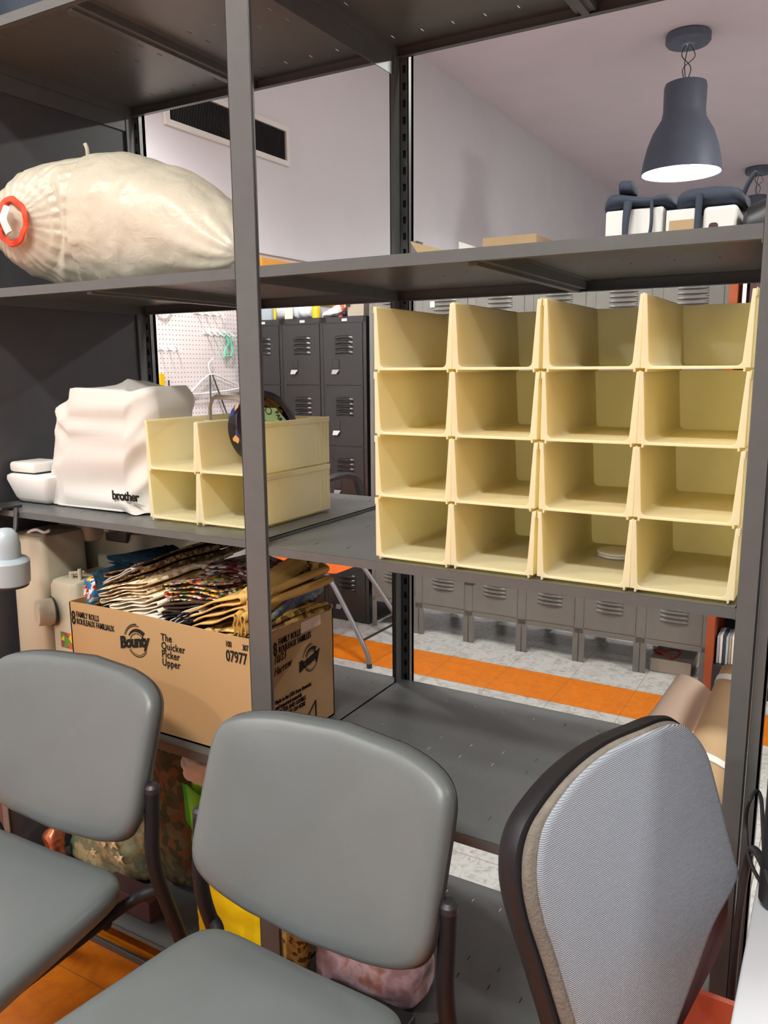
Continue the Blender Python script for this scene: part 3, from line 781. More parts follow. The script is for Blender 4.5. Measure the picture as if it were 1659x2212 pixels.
# ---- folded cloth bundles
def fold_bundle(name, m, label, at, ux, vx, w_=.12, L=.2, n=6, gap=.005, th=.0018, roll=False, seed=1, group='folded fabrics in the carton', cat='fabric', wob=.011):
    """a cloth folded n times: zigzag section in (u, h), extruded along v with wobble"""
    rnd = random.Random(seed)
    U = Vector(ux).normalized(); V = Vector(vx).normalized(); N = U.cross(V).normalized()
    if N.z < 0: N = -N
    path = []
    if roll:
        for k in range(int(n*22)):
            a = k/22*2*PI; r = .005+gap*k/22
            path.append((r*1.9*math.cos(a)+w_*.5, r*math.sin(a)+gap*n))
    else:
        for i in range(n):
            ww = w_*(1-rnd.uniform(0, .12)); x0_ = rnd.uniform(0, .06)*w_
            seg = [x0_+(ww-x0_)*k/9 for k in range(10)]
            if i % 2: seg.reverse()
            for k, s_ in enumerate(seg): path.append((s_, i*gap+gap*.18*math.sin(k*1.1+i)))
            if i < n-1:
                e = seg[-1]; sgn = 1 if i % 2 == 0 else -1
                for k in range(1, 5): a = k/5*PI; path.append((e+sgn*gap*.62*math.sin(a), i*gap+gap*(1-math.cos(a))/2))
    A = Vector(at); NV = 9; mb = MB()
    vs = []
    for j in range(NV):
        s_ = j/(NV-1)
        for (u, h) in path:
            p = A+U*u+V*(L*s_)+N*h
            q = noise.noise_vector(p*7+Vector((seed*3.1, 0, 0)))+noise.noise_vector(p*19+Vector((0, seed*2.3, 0)))*.35
            p += N*q.z*wob+U*q.x*wob*.8+V*q.y*wob
            vs.append(p)
    k = len(path); fs = [(j*k+i, j*k+i+1, (j+1)*k+i+1, (j+1)*k+i) for j in range(NV-1) for i in range(k-1)]
    mb.add(vs, fs)
    o_ = mb.build(name, m, None, smooth=60, solid=th)
    tag(o_, label, cat, group)
    return o_
F_ = fold_bundle
F_('folded_fabric', M['p_dark'], 'dark brown fabric filling the middle bottom of carton', (-.56, .06, .79), (1, 0, 0), (0, 1, 0), .50, .2, 9, .008, seed=23)
F_('folded_fabric', M['p_red'], 'red letter-print fabric at the left corner of the carton', (-.602, .072, .868), (.22, .1, .9), (.45, 1, .1), .075, .11, 5, .009, seed=3)
F_('folded_fabric', M['p_navy'], 'dark teal mottled fabric standing behind the brown print bundle', (-.572, .125, .985), (.85, .0, -.16), (.45, .95, .02), .14, .16, 3, .010, seed=4)
F_('folded_fabric', M['p_navy'], 'dark teal fabric edge hanging inside the left of the carton', (-.578, .068, .972), (.34, .0, -1), (.5, 1, .2), .105, .20, 3, .006, seed=41)
F_('folded_fabric', M['p_white'], 'white cotton strip wrapped round the brown speckled fabric', (-.548, .070, .938), (.86, .0, .42), (.45, 1, .10), .13, .03, 2, .005, seed=5, wob=.005)
F_('folded_fabric', M['p_brown'], 'brown speckled print fabric bundle, topmost on the left', (-.530, .075, .922), (.93, 0, .32), (.55, 1, .24), .13, .30, 5, .010, .0028, seed=6)
F_('folded_fabric', M['p_beige'], 'beige cotton fabric folded in many thin layers below brown print', (-.530, .062, .892), (.95, 0, .24), (.5, 1, .2), .17, .22, 6, .0085, .0024, seed=7)
F_('folded_fabric', M['p_cream'], 'cream cotton fabric with loose looped folds at the centre left', (-.485, .054, .872), (.95, 0, .18), (.5, 1, .18), .145, .16, 6, .0085, .0024, seed=8)
F_('folded_fabric', M['p_gold'], 'gold and black print fabric behind the cream folds', (-.400, .095, .925), (.95, 0, .0), (.4, 1, .12), .09, .15, 4, .007, seed=9)
F_('folded_fabric', M['p_white'], 'white fabric folded flat along the front edge of carton', (-.43, .046, .870), (.97, 0, .06), (.3, 1, .12), .13, .10, 4, .006, seed=10)
F_('folded_fabric', M['p_veg'], 'vegetable print fabric with tomatoes and leaves', (-.325, .070, .938), (.98, 0, .05), (.4, 1, .06), .17, .09, 5, .0105, .0026, seed=11)
F_('folded_fabric', M['p_stripe'], 'mauve and grey print fabric stacked behind vegetable print', (-.300, .165, .955), (.98, 0, .02), (.3, 1, .06), .18, .12, 5, .010, .0026, seed=24)
F_('folded_fabric', M['p_dark'], 'dark brown fabric under the vegetable print', (-.330, .060, .892), (.93, 0, .16), (.5, 1, .16), .19, .20, 5, .0085, .0026, seed=12)
F_('folded_fabric', M['p_white'], 'pale blue-white looped fabric near the honey fabric', (-.285, .046, .882), (.8, 0, .46), (.5, 1, .2), .09, .05, 3, .0075, seed=13)
F_('folded_fabric', M['p_black'], 'black fabric between the cream and honey fabrics', (-.345, .048, .862), (.8, 0, .3), (.5, 1, .2), .12, .2, 4, .008, seed=14)
F_('folded_fabric', M['p_honey'], 'honey coloured cotton fabric bundle at the front right', (-.245, .045, .885), (.93, 0, .30), (.45, 1, .22), .20, .22, 4, .0125, .004, seed=15)
F_('folded_fabric', M['p_gold'], 'gold leaf-print fabric under the honey coloured cotton', (-.20, .044, .866), (.97, 0, .12), (.4, 1, .2), .15, .2, 4, .007, seed=16)
F_('folded_fabric', M['p_honey'], 'thick tan roll of fabric lying across the right side', (-.075, .05, .935), (-.4, .2, .5), (.12, 1, .30), .05, .20, 4, .010, .005, seed=17)
F_('folded_fabric', M['p_dots'], 'gold fabric with brown dots at the right side of carton', (-.072, .045, .885), (.15, -.2, .9), (.14, 1, .36), .055, .27, 4, .010, .003, seed=18)
F_('folded_fabric', M['p_blue'], 'blue floral fabric at the right side of carton', (-.055, .055, .862), (.1, -.2, .9), (.10, 1, .34), .050, .24, 4, .009, .003, seed=19)
F_('folded_fabric', M['p_green'], 'green and yellow floral fabric poking out at the right rear', (-.060, .22, .905), (.1, -.2, .9), (.10, 1, .45), .05, .10, 4, .009, .003, seed=20)
F_('folded_fabric', M['p_stripe'], 'red white and black striped fabric at the right rear corner', (-.062, .20, .872), (.05, -.1, .9), (.04, 1, .40), .04, .12, 4, .008, .003, seed=21)
F_('folded_fabric', M['p_black'], 'black fabric bundle lying behind the thick tan roll', (-.20, .17, .930), (.9, 0, .1), (.25, 1, .10), .12, .13, 4, .010, .003, seed=22)
# ================================================================== cream sewing machines on the lower left shelf
T = thing('sewing_machine', 'large cream sewing machine beside the side panel, left of carton', 'sewing machine', (-.78, .25, Z4))
rbox(MB(), -.862, -.735, .055, .20, Z4+.002, 1.045, .018, -.004).build('machine_column', M['creamp'], T)
rbox(MB(), -.86, -.575, .235, .52, Z4+.002, 1.035, .03).build('machine_body', M['creamp'], T)
rbox(MB(), -.855, -.72, .19, .50, 1.0, 1.060, .02).build('machine_head', M['creamp'], T)
MB().box(-.70, -.62, .228, .30, 1.005, 1.048).build('dark_recess', M['steel_dark'], T, bevel=.004)
MB().tube(smoothpath([(-.80, .07, 1.047), (-.775, .075, 1.056), (-.75, .08, 1.05), (-.735, .085, 1.056)], 5), .004, 8).build('thread_guide', M['whitep'], T)
T = thing('sewing_machine', 'small cream sewing machine with round handwheel knob and stickers', 'sewing machine', (-.66, .12, Z4))
rbox(MB(), -.722, -.622, .055, .22, Z4+.002, .938, .016).build('machine_body', M['creamp'], T)
R_ = Vector((-.45, -1, .02)).to_track_quat('Z', 'Y').to_matrix()
MB().lathe([(0, .0), (.036, 0), (.038, .004), (.0, .004)], (-.708, .058, .855), 40, R_).build('knob_ring', M['blackp'], T)
MB().lathe([(0, .004), (.034, .004), (.0335, .036), (.031, .041), (0, .043)], (-.708, .058, .855), 40, R_).build('handwheel', M['creamp'], T)
MB().box(-.684, -.640, .0535, .0545, .765, .805).build('sticker', M['sticker'], T)
for i, (a, b_, c, q) in enumerate([(-.712, .728, .011, 'orange_board'), (-.692, .728, .009, 'red'), (-.672, .727, .012, 'yellowp')]):
    MB().lathe([(0, 0), (c, 0), (c, .0008), (0, .0008)], (a, .054, b_), 16, Vector((0, -1, 0)).to_track_quat('Z', 'Y').to_matrix()).build('sticker', M[q], T)
MB().tube([(-.672, .09, .936), (-.672, .09, .95)], .006, 8).tube([(-.678, .09, .95), (-.635, .10, .956)], .004, 8).tube([(-.64, .09, .936), (-.64, .09, .965)], .005, 8).build('bobbin_winder', M['creamp'], T)

# clamp lamp at the left edge
T = thing('clamp_lamp', 'pale blue-grey enamel desk lamp head clamped at the left post', 'lamp', (-.70, -.06, .98))
R_ = Matrix.Rotation(math.radians(4), 3, 'Y')
MB().lathe([(.046, .0), (.050, .004), (.050, .055), (.046, .060), (.032, .064), (.031, .095), (.026, .118), (.015, .130), (0, .133)], (-.668, -.09, .968), 40, R_).build('lamp_shade', M['paleblue'], T)
MB().lathe([(.0, .006), (.045, .0), (.0465, -.004), (.0465, .006)], (-.668, -.09, .968), 40, R_).build('inner_ring', M['blackp'], T)
mb = MB()
for k in range(4):
    a = -.6-.22*k
    mb.box(-.001, .001, -.001, .001, 0, .018, Matrix.Rotation(a, 3, 'Z'), (-.668+.0322*math.cos(a), -.09+.0322*math.sin(a), 1.036))
mb.build('vent_slot', M['blackp'], T)
MB().tube([(-.705, -.05, 1.02), (-.72, -.02, 1.085), (-.74, .0, 1.125)], .006, 8).build('lamp_arm', M['blackp'], T)
MB().box(-.84, -.765, -.022, .035, 1.121, 1.128).box(-.84, -.80, -.022, -.012, 1.085, 1.125).build('clamp', M['blackp'], T, bevel=.001)
MB().lathe([(0, 0), (.005, 0), (.005, .006), (0, .007)], (-.812, -.022, 1.103), 12, Vector((.3, -1, 0)).to_track_quat('Z', 'Y').to_matrix()).build('clamp_bolt', M['chrome'], T)

# ================================================================== things on the upper right shelf
def simple(name, label, cat, mb, m, group=None, **k):
    return tag(mb.build(name, m, None, **k), label, cat, group)
GB = 'white cartons under the black bags'
simple('carton', 'white carton under the left black bag, with grey grille print', 'box', MB().box(.590, .690, .30, .40, Z2+.001, Z2+.088), M['paper'], GB, bevel=.003)
c2 = thing('carton', 'small white carton with peach label between two black bags', 'box', (.73, .33, Z2))
MB().box(.698, .745, .29, .39, Z2+.001, Z2+.078).build('carton_body', M['paper'], c2, bevel=.002)
MB().box(.7035, .7445, .2888, .2898, Z2+.004, Z2+.060).build('label_patch', M['kraft'], c2)
c3 = thing('carton', 'white carton with dark oval cut-out under right black bag', 'box', (.79, .33, Z2))
MB().box(.7585, .812, .29, .38, Z2+.001, Z2+.078).build('carton_body', M['paper'], c3, bevel=.006)
MB().prism(roundrect(.015, .022, .005, 3, .776, Z2+.040), lambda u, v_, d: (u, .289+d, v_), 0, .001).build('cutout', M['maroon'], c3)
MB().box(.785, .800, .2885, .2898, Z2+.025, Z2+.040).build('label_patch', M['kraft'], c3)
g = MB()
for k in range(7): g.box(.596+.006*k, .598+.006*k, .2985, .2998, Z2+.03, Z2+.085)
def blob(x0, x1, y0, y1, z0, z1, prof, seed, mb=None, nz=.006, pw=2.6):
    """soft bag: superellipsoid swept along x with height profile"""
    mb = mb or MB(); N = 26; K = 28; rings = []
    for i in range(N+1):
        t = i/N
        e = max(.0, 1-abs(2*t-1)**6)**.5
        hz = prof(t)*e; row = []
        x = x0+(x1-x0)*t
        for k in range(K):
            a = 2*PI*k/K; c, s_ = math.cos(a), math.sin(a)
            yy = (abs(c)**(2/pw))*(1 if c > 0 else -1); zz_ = (abs(s_)**(2/pw))*(1 if s_ > 0 else -1)
            p = Vector((x, (y0+y1)/2+(y1-y0)/2*yy*max(.15, e), z0+(z1-z0)*hz*(zz_+1)/2))
            q = noise.noise_vector(p*28+Vector((seed, 0, 0)))
            p += q*nz
            if p.z < z0: p.z = z0
            row.append(p)
        rings.append(row)
    return mb.ring_loft(rings)
t = thing('camera_bag', 'black nylon bag with dangling straps above left white carton', 'bag', (.64, .36, Z2+.09))
blob(.580, .706, .29, .42, Z2+.089, Z2+.124, lambda t: .80+.20*math.cos(t*5), 1, nz=.003).build('bag_body', M['navybag'], t)
blob(.608, .636, .30, .36, Z2+.116, Z2+.142, lambda t: 1, 2, nz=.003).build('bag_flap', M['navybag'], t)
MB().tube(smoothpath([(.632, .29, Z2+.10), (.630, .284, Z2+.06), (.630, .284, Z2+.003)], 5), .008, 8, r1=.004, flat=.4).build('strap', M['navybag'], t)
MB().tube(smoothpath([(.672, .29, Z2+.10), (.674, .284, Z2+.05), (.664, .284, Z2+.004)], 5), .003, 6).build('strap', M['navybag'], t)
t = thing('camera_bag', 'long black nylon bag lying over the right white cartons', 'bag', (.77, .36, Z2+.08))
blob(.704, .822, .29, .44, Z2+.080, Z2+.117, lambda t: .86+.14*math.sin(t*PI), 4, nz=.003).build('bag_body', M['navybag'], t)
MB().tube(smoothpath([(.814, .33, Z2+.095), (.822, .325, Z2+.115), (.834, .32, Z2+.132)], 5), .004, 8).build('bag_handle', M['navybag'], t)
MB().tube(smoothpath([(.7515, .286, Z2+.10), (.7515, .284, Z2+.05), (.7515, .284, Z2+.004)], 4), .0055, 8, flat=.4, up=(1, 0, 0)).build('strap', M['navybag'], t)
t = thing('camera_bag', 'black bag at the far right end of the upper shelf', 'bag', (.85, .36, Z2))
blob(.816, .874, .28, .44, Z2+.001, Z2+.100, lambda t: .75+.25*t, 6, nz=.003).build('bag_body', M['blackp'], t)
# open carton with flaps + little things at the left part of that shelf
t = thing('flat_carton', 'brown open carton flap standing above the shelf edge right of post', 'box', (.30, .4, Z2))
MB().box(.145, .26, .40, .56, Z2+.001, Z2+.03).build('carton_tray', M['kraft'], t)
mb = MB(); mb.add([(.135, .40, Z2+.085), (.255, .40, Z2+.050), (.26, .40, Z2+.03), (.175, .40, Z2+.03), (.135, .404, Z2+.085), (.255, .404, Z2+.050), (.26, .404, Z2+.03), (.175, .404, Z2+.03)],
                  [(0, 1, 2, 3), (7, 6, 5, 4), (0, 4, 5, 1), (1, 5, 6, 2), (2, 6, 7, 3), (3, 7, 4, 0)]); mb.build('carton_flap', M['kraft'], t, smooth=0)
o = MB().add([(.225, .46, Z2+.085), (.345, .46, Z2+.035), (.345, .46, Z2+.002), (.225, .46, Z2+.002), (.225, .52, Z2+.085), (.345, .52, Z2+.035), (.345, .52, Z2+.002), (.225, .52, Z2+.002)],
             [(0, 1, 2, 3), (7, 6, 5, 4), (0, 4, 5, 1), (1, 5, 6, 2), (2, 6, 7, 3), (3, 7, 4, 0)]).build('ring_binder', M['paper'], None, smooth=0)
tag(o, 'white sloping binder lying on the upper right shelf', 'binder')
simple('kraft_carton', 'low kraft brown carton at the middle of upper right shelf', 'box', MB().box(.290, .410, .44, .58, Z2+.001, Z2+.084), M['kraft'], None, bevel=.001)
simple('white_bottle_cap', 'small white capped bottle in front of the kraft carton', 'bottle', MB().lathe([(0, 0), (.008, 0), (.009, .03), (.0075, .046), (0, .047)], (.345, .33, Z2+.001), 16), M['whitep'])
simple('plastic_pouch', 'grey-blue plastic pouch at right end of the kraft carton', 'pouch', blob(.425, .50, .40, .48, Z2+.001, Z2+.058, lambda t: 1-.75*t, 9), M['paleblue'])
simple('metal_bracket', 'small grey metal bracket standing right of the back post', 'bracket', MB().box(.105, .121, .46, .463, Z2+.001, Z2+.095).box(.118, .121, .46, .49, Z2+.001, Z2+.095), M['greytube'], bevel=.001)

# ================================================================== paper rolls
def roll(p0, p1, r, m, label, bands=()):
    t = thing('paper_roll', label, 'paper roll', tuple(p0), 'paper rolls leaning on the right of lower shelf')
    p0 = Vector(p0); p1 = Vector(p1); d = (p1-p0); R = d.to_track_quat('Z', 'Y').to_matrix(); L = d.length
    MB().lathe([(r, 0), (r, L), (r-.002, L), (.012, L-.001), (.012, 0), (r, 0)], p0, 40, R).build('rolled_sheet', m, t)
    for b_ in bands:
        MB().lathe([(r+.0006, b_), (r+.0015, b_), (r+.0015, b_+.011), (r+.0006, b_+.011)], p0, 40, R).build('paper_band', M['paper'], t)
    return t
roll((.690, .170, .672), (.781, .380, .828), .040, M['pinkpaper'], 'pale pinkish paper roll, shorter one, leaning left of the kraft roll')
roll((.812, .155, .672), (.872, .355, .880), .043, M['kraft'], 'kraft brown paper roll with two white bands against the right post', (.105, .262))

# ================================================================== things on the bottom shelf
def crumple(name, m, label, cat, x0, x1, y0, y1, z0, z1, seed=1, amp=.012, freq=14, pw=3.2, taper=0.0, group=None, parent=None, top=1.0):
    mb = MB(); K = 44; N = 26; rings = []
    for j in range(N+1):
        t = j/N; z = z0+(z1-z0)*t
        e = (1-max(0, (t-.75)/.25)**2*.75*top) * (1-max(0, (.08-t)/.08)*.2)
        e *= 1-taper*(1-t)
        row = []
        for k in range(K):
            a = 2*PI*k/K; c, s_ = math.cos(a), math.sin(a)
            xx = (abs(c)**(2/pw))*(1 if c > 0 else -1); yy = (abs(s_)**(2/pw))*(1 if s_ > 0 else -1)
            p = Vector(((x0+x1)/2+(x1-x0)/2*xx*e, (y0+y1)/2+(y1-y0)/2*yy*e, z))
            q = noise.noise_vector(p*freq+Vector((seed, seed*2, 0)))+noise.noise_vector(p*freq*2.7)*.45
            p += q*amp
            if p.z < z0: p.z = z0
            row.append(p)
        rings.append(row)
    mb.ring_loft(rings)
    o_ = mb.build(name, m, parent, smooth=180)
    if not parent: tag(o_, label, cat, group)
    return o_
zf = Z5+.001
crumple('fabric_bundle', M['p_sage'], 'sage green star-print fabric bundle on the bottom shelf', 'fabric', -.86, -.52, .12, .40, zf, zf+.20, 3, .012)
SB = [o for o in COL.objects if o.get('label', '').startswith('sage green star')][0]
def star(cx, cy, cz, r, par):
    mb = MB(); ps = []
    for k in range(10):
        a = PI/2+k*PI/5+.3; q = r if k % 2 == 0 else r*.42
        ps.append((q*math.cos(a), q*math.sin(a)))
    mb.prism(ps, lambda u, v_, d: (cx+u, cy+d, cz+v_), 0, .003)
    mb.build('star_applique', M['p_beige'], par, smooth=0)
for a in ((-.62, .112, .205, .022), (-.598, .112, .165, .020), (-.655, .112, .19, .012), (-.70, .112, .15, .015)): star(*a, SB)
crumple('plastic_packet', M['copper'], 'shiny coppery red packet left of the star-print fabric', 'packet', -.850, -.800, .060, .110, zf, zf+.125, 8, .006, 30)
simple('storage_box', 'dark maroon flat box under the star-print fabric', 'box', MB().box(-.60, -.42, .045, .10, zf, zf+.055), M['maroon'], bevel=.002)
crumple('fabric_bundle', M['p_olive'], 'tall olive leaf-print fabric bundle left of the green bag', 'fabric', -.56, -.36, .17, .40, zf, zf+.46, 5, .014, 12)
simple('black_case', 'black case standing behind the chair leg on the bottom shelf', 'case', rbox(MB(), -.36, -.21, .22, .45, zf, zf+.28, .02), M['blackp'])
t = thing('tote_bag', 'lime green tote bag hanging beside the middle post', 'bag', (-.27, .12, zf))
crumple('bag_body', M['green'], '', '', -.315, -.13, .08, .16, .30, .50, 11, .008, 16, parent=t, top=.2)
mb = MB(); mb.add([(-.300, .075, .48), (-.235, .07, .46), (-.245, .072, .36), (-.268, .074, .26), (-.262, .075, .17), (-.268, .078, .175), (-.285, .08, .27), (-.292, .08, .37)], [(0, 1, 2, 7), (7, 2, 3, 6), (6, 3, 4, 5)])
mb.build('bag_strap', M['green'], t, solid=.003)
MB().add([(-.325, .09, .47), (-.30, .085, .47), (-.285, .09, .36), (-.29, .095, .33), (-.325, .095, .37)], [(0, 1, 2, 3, 4)]).build('bag_side', M['dkgreen'], t, solid=.003)
crumple('rag', M['p_white'], 'grey-white rag on top of the lime green bag', 'cloth', -.325, -.15, .07, .17, .488, .565, 14, .010, 26)
t = thing('shopping_bag', 'bright yellow shopping bag behind the middle chair', 'bag', (-.17, .12, zf))
crumple('bag_body', M['yellow'], '', '', -.275, -.045, .055, .13, zf, .29, 21, .006, 18, parent=t, pw=8, top=.1)
simple('olive_pouch', 'narrow olive and gold pouch right of the yellow bag', 'pouch', blob(-.035, .028, .08, .12, zf, zf+.17, lambda t: 1, 31), M['p_gold'])
crumple('plastic_wrap_bundle', M['p_pink'], 'pink floral plastic-wrapped bundle behind the middle chair', 'bundle', .03, .30, .09, .26, zf, zf+.15, 22, .012, 12)
simple('black_tray', 'black plastic tray edge under the pink bundle', 'tray', MB().box(.10, .315, .035, .085, zf, zf+.035), M['blackp'], bevel=.003)
# lower front chair-side filler things seen at the far left of the bottom shelf

# ================================================================== lockers
def louvres(mb, x0, x1, y, zc, n, pitch, curve=0.0, h=.0095, d=.009):
    for k in range(n):
        z = zc-k*pitch; m_ = 8; vs = []
        for i in range(m_+1):
            t = i/m_; x = x0+(x1-x0)*t; s_ = math.sin(t*PI)**.5 if 0 < t < 1 else 0
            zt = z+curve*math.sin(t*PI)
            vs += [(x, y, zt), (x, y-d*s_, zt-h*.35), (x, y-d*s_*.9, zt-h), (x, y, zt-h*1.25)]
        fs = [(4*i+j, 4*i+j+1, 4*i+j+5, 4*i+j+4) for i in range(m_) for j in range(3)]
        mb.add(vs, fs)
def grey_locker():
    t = thing('locker', 'x', 'locker', (0, 0, 0)); W_ = .2985; D_ = .50  # unseen depth stretched so the floor under the lockers stays dark
    mb = MB()
    mb.box(0, W_, .002, D_, .150, 1.978); mb.box(0, .022, 0, .02, .150, 1.98); mb.box(W_-.022, W_, 0, .02, .150, 1.98)
    mb.box(0, W_, 0, .02, .150, .176); mb.box(0, W_, 0, .02, 1.95, 1.98)
    mb.build('locker_body', M['lock_grey'], t)
    d = MB(); d.box(.0245, W_-.0245, -.0015, .012, .179, 1.947)
    for zt, n, p in ((.350, 4, .021), (1.795, 5, .0215)): louvres(d, .085, W_-.085, -.0015, zt, n, p, 0, .011, .013)
    dr = d.build('door', M['lock_grey'], t, smooth=50)
    MB().box(W_-.027, W_-.0245, -.004, 0, .215, .245).box(W_-.027, W_-.0245, -.004, 0, 1.85, 1.88).build('hinge', M['lock_grey'], dr)
    MB().box(.045, .075, -.012, -.0015, 1.02, 1.12).build('handle', M['chrome'], dr, bevel=.003)
    for xx in (0, W_-.030):
        for yy in (.0, D_-.03):
            MB().box(xx, xx+.030, yy, yy+.003, 0, .15).box(xx if xx == 0 else xx+.027, xx+.003 if xx == 0 else xx+.030, yy, yy+.03, 0, .15).build('leg', M['lock_grey'], t)
    return t
g0 = grey_locker()
nm = ['grey metal locker on legs, leftmost, next to the black lockers', 'grey metal locker on legs, second from the left of row', 'grey metal locker on legs, third from the left of row',
      'grey metal locker on legs, fourth from left of row', 'grey metal locker on legs, fifth from left of row', 'grey metal locker on legs, rightmost, beside the orange bookcase side']
for i in range(6):
    x = -1.272+.2985*i
    q = g0 if i == 0 else dup(g0)
    q.location = (x, 2.57, 0); q['label'] = nm[i]; q['group'] = 'row of grey lockers behind the shelving'
def black_locker():
    t = thing('locker', 'x', 'locker', (0, 0, 0)); W_ = .279; D_ = .305; P_ = .3375
    MB().box(0, W_, .004, D_, .001, 1.728).box(0, .02, 0, .02, .001, 1.73).box(W_-.02, W_, 0, .02, .001, 1.73).box(0, W_, 0, .02, 1.698, 1.73).build('locker_body', M['lock_black'], t)
    MB().box(.125, .158, -.002, 0, 1.706, 1.719).build('number_plate', M['paper'], t)
    for k in range(5):
        z1_ = 1.694-P_*k; z0_ = z1_-P_+.006
        d = MB().box(.022, W_-.022, -.004, .01, z0_, z1_)
        louvres(d, .080, .195, -.004, z1_-.068, 4, .0265, .006, .016, .016)
        dr = d.build('door', M['lock_black'], t, smooth=50)
        MB().box(.060, .106, -.007, -.003, z0_+.088, z0_+.140).build('latch_plate', M['lock_black'], dr, bevel=.002)
        MB().add([(.060, -.006, z0_+.082), (.106, -.006, z0_+.082), (.096, -.022, z0_+.058), (.064, -.022, z0_+.058), (.060, -.002, z0_+.080), (.106, -.002, z0_+.080), (.096, -.018, z0_+.056), (.064, -.018, z0_+.056)],
                 [(0, 1, 2, 3), (7, 6, 5, 4), (0, 4, 5, 1), (1, 5, 6, 2), (2, 6, 7, 3), (3, 7, 4, 0)]).build('pull_handle', M['chrome'] if k < 2 else M['greytube'], dr)
    return t
b0 = black_locker()
nb = ['black box locker column at right end, beside the grey lockers', 'black box locker column, second from the right end', 'black box locker column, third from right end, partly behind post']
for i in range(3):
    q = b0 if i == 0 else dup(b0)
    q.location = (-1.575-.2815*i, 2.575, 0); q['label'] = nb[i]; q['group'] = 'black box lockers in the corner'
# things on the black lockers
zt = 1.731
def cyl_thing(name, label, cat, x, y, r, h, m, prof=None, group=None, z=zt):
    prof = prof or [(0, 0), (r, 0), (r, h*.75), (r*.6, h*.85), (r*.55, h), (0, h)]
    return simple(name, label, cat, MB().lathe(prof, (x, y, z), 20), m, group)
cyl_thing('glass_jar', 'bluish clear jar on black lockers, nearest the post', 'jar', -2.02, 2.66, .045, .105, M['paleblue'])
simple('plastic_bag', 'milky plastic bag with small parts on the black lockers', 'bag', blob(-1.96, -1.79, 2.62, 2.76, zt, zt+.10, lambda t: 1, 41), M['clearish'])
cyl_thing('marker_pen', 'yellow marker standing in front of the milky bag', 'pen', -1.925, 2.60, .008, .075, M['yellowp'])
simple('folder', 'pale yellow card standing beside the milky bag', 'card', MB().box(-1.855, -1.80, 2.60, 2.604, zt, zt+.10), M['p_cream'])
simple('plastic_bag', 'clear crumpled plastic bag left of the amber bottle', 'bag', blob(-1.80, -1.70, 2.63, 2.78, zt, zt+.095, lambda t: .9, 43), M['clearish'])
t = thing('amber_bottle', 'amber yellow bottle on the black lockers', 'bottle', (-1.665, 2.64, zt))
MB().lathe([(0, 0), (.022, 0), (.022, .075), (.016, .085), (0, .085)], (-1.665, 2.64, zt), 20).build('bottle_body', M['yellowp'], t)
MB().lathe([(.0, .085), (.014, .085), (.014, .10), (0, .10)], (-1.665, 2.64, zt), 20).build('bottle_cap', M['red'], t)
simple('plastic_bag', 'white and orange plastic bag lying right of the amber bottle', 'bag', blob(-1.63, -1.50, 2.62, 2.78, zt, zt+.085, lambda t: .35+.65*t, 44), M['whitep'])
simple('foil_bag', 'copper coloured foil bag in the middle of locker top', 'bag', blob(-1.585, -1.465, 2.66, 2.80, zt, zt+.12, lambda t: .5+.5*t, 45), M['copper'])
simple('black_pouch', 'black pouch lying on the locker top beside foil bag', 'pouch', blob(-1.55, -1.44, 2.60, 2.68, zt, zt+.04, lambda t: .4+.6*t, 46), M['blackp'])
simple('small_red_cap', 'small red cap at the edge of the locker top', 'cap', MB().lathe([(0, 0), (.014, 0), (.012, .012), (0, .014)], (-1.475, 2.60, zt), 14), M['red'])
simple('device_box', 'grey-white boxed device at the right end of locker top', 'box', MB().box(-1.43, -1.325, 2.60, 2.72, zt, zt+.085), M['greyp'], bevel=.003)
simple('camera_mount', 'small black gadget with cable on locker top', 'gadget', MB().box(-1.435, -1.41, 2.59, 2.615, zt+.055, zt+.10).tube(smoothpath([(-1.42, 2.59, zt+.06), (-1.455, 2.585, zt+.02), (-1.49, 2.585, zt+.005)], 5), .003, 6), M['blackp'])
simple('white_tag', 'small white sticker on the second grey locker door', 'tag', MB().box(-.905, -.88, 2.563, 2.566, 1.755, 1.785), M['paper'])

# ================================================================== bookcase at right end
t = thing('bookcase', 'dark bookcase with burnt orange side at the end of the grey lockers', 'bookcase', (.9, 2.65, 0))
MB().box(.522, .556, 2.50, 2.85, 0, 1.95).build('side_panel', M['orange_side'], t)
MB().box(1.26, 1.29, 2.50, 2.85, 0, 1.95).build('side_panel', M['orange_side'], t)
MB().box(.556, 1.26, 2.83, 2.85, 0, 1.95).build('back_panel', M['blackp'], t)
for z in (.0, .10, .46, .82, 1.18, 1.54, 1.92): MB().box(.556, 1.26, 2.50, 2.83, z, z+.025).build('shelf_board', M['blackp'], t)
MB().box(.556, 1.26, 2.498, 2.51, 0, .10).build('plinth', M['blackp'], t)
cdm = [M['paleblue'], M['whitep'], M['navybag'], M['paper'], M['whitep'], M['greyp']]
for i in range(9):
    x = .566+.0125*i
    simple('disc_case', ['lilac', 'white', 'dark', 'pale', 'grey', 'yellow-topped white', 'thin white', 'slate', 'last grey'][i]+' disc case standing on the lowest bookcase shelf', 'disc case',
           MB().box(x, x+.0105, 2.53, 2.66, .126, .126+.128+.004*(i % 3)), [M['paleblue'], M['whitep'], M['navybag'], M['paleblue'], M['greyp'], M['whitep'], M['paper'], M['navybag'], M['greyp']][i], 'disc cases in a row on the bookcase', bevel=.001)
simple('round_tin', 'tan round tin in the bookcase above the disc cases', 'tin', MB().lathe([(0, 0), (.03, 0), (.03, .07), (0, .07)], (.66, 2.6, .486), 18), M['kraft'])
simple('paper_sheet', 'white paper strip hanging at the top of the bookcase side', 'paper', MB().box(.575, .590, 2.49, 2.494, 1.60, 1.85), M['paper'])
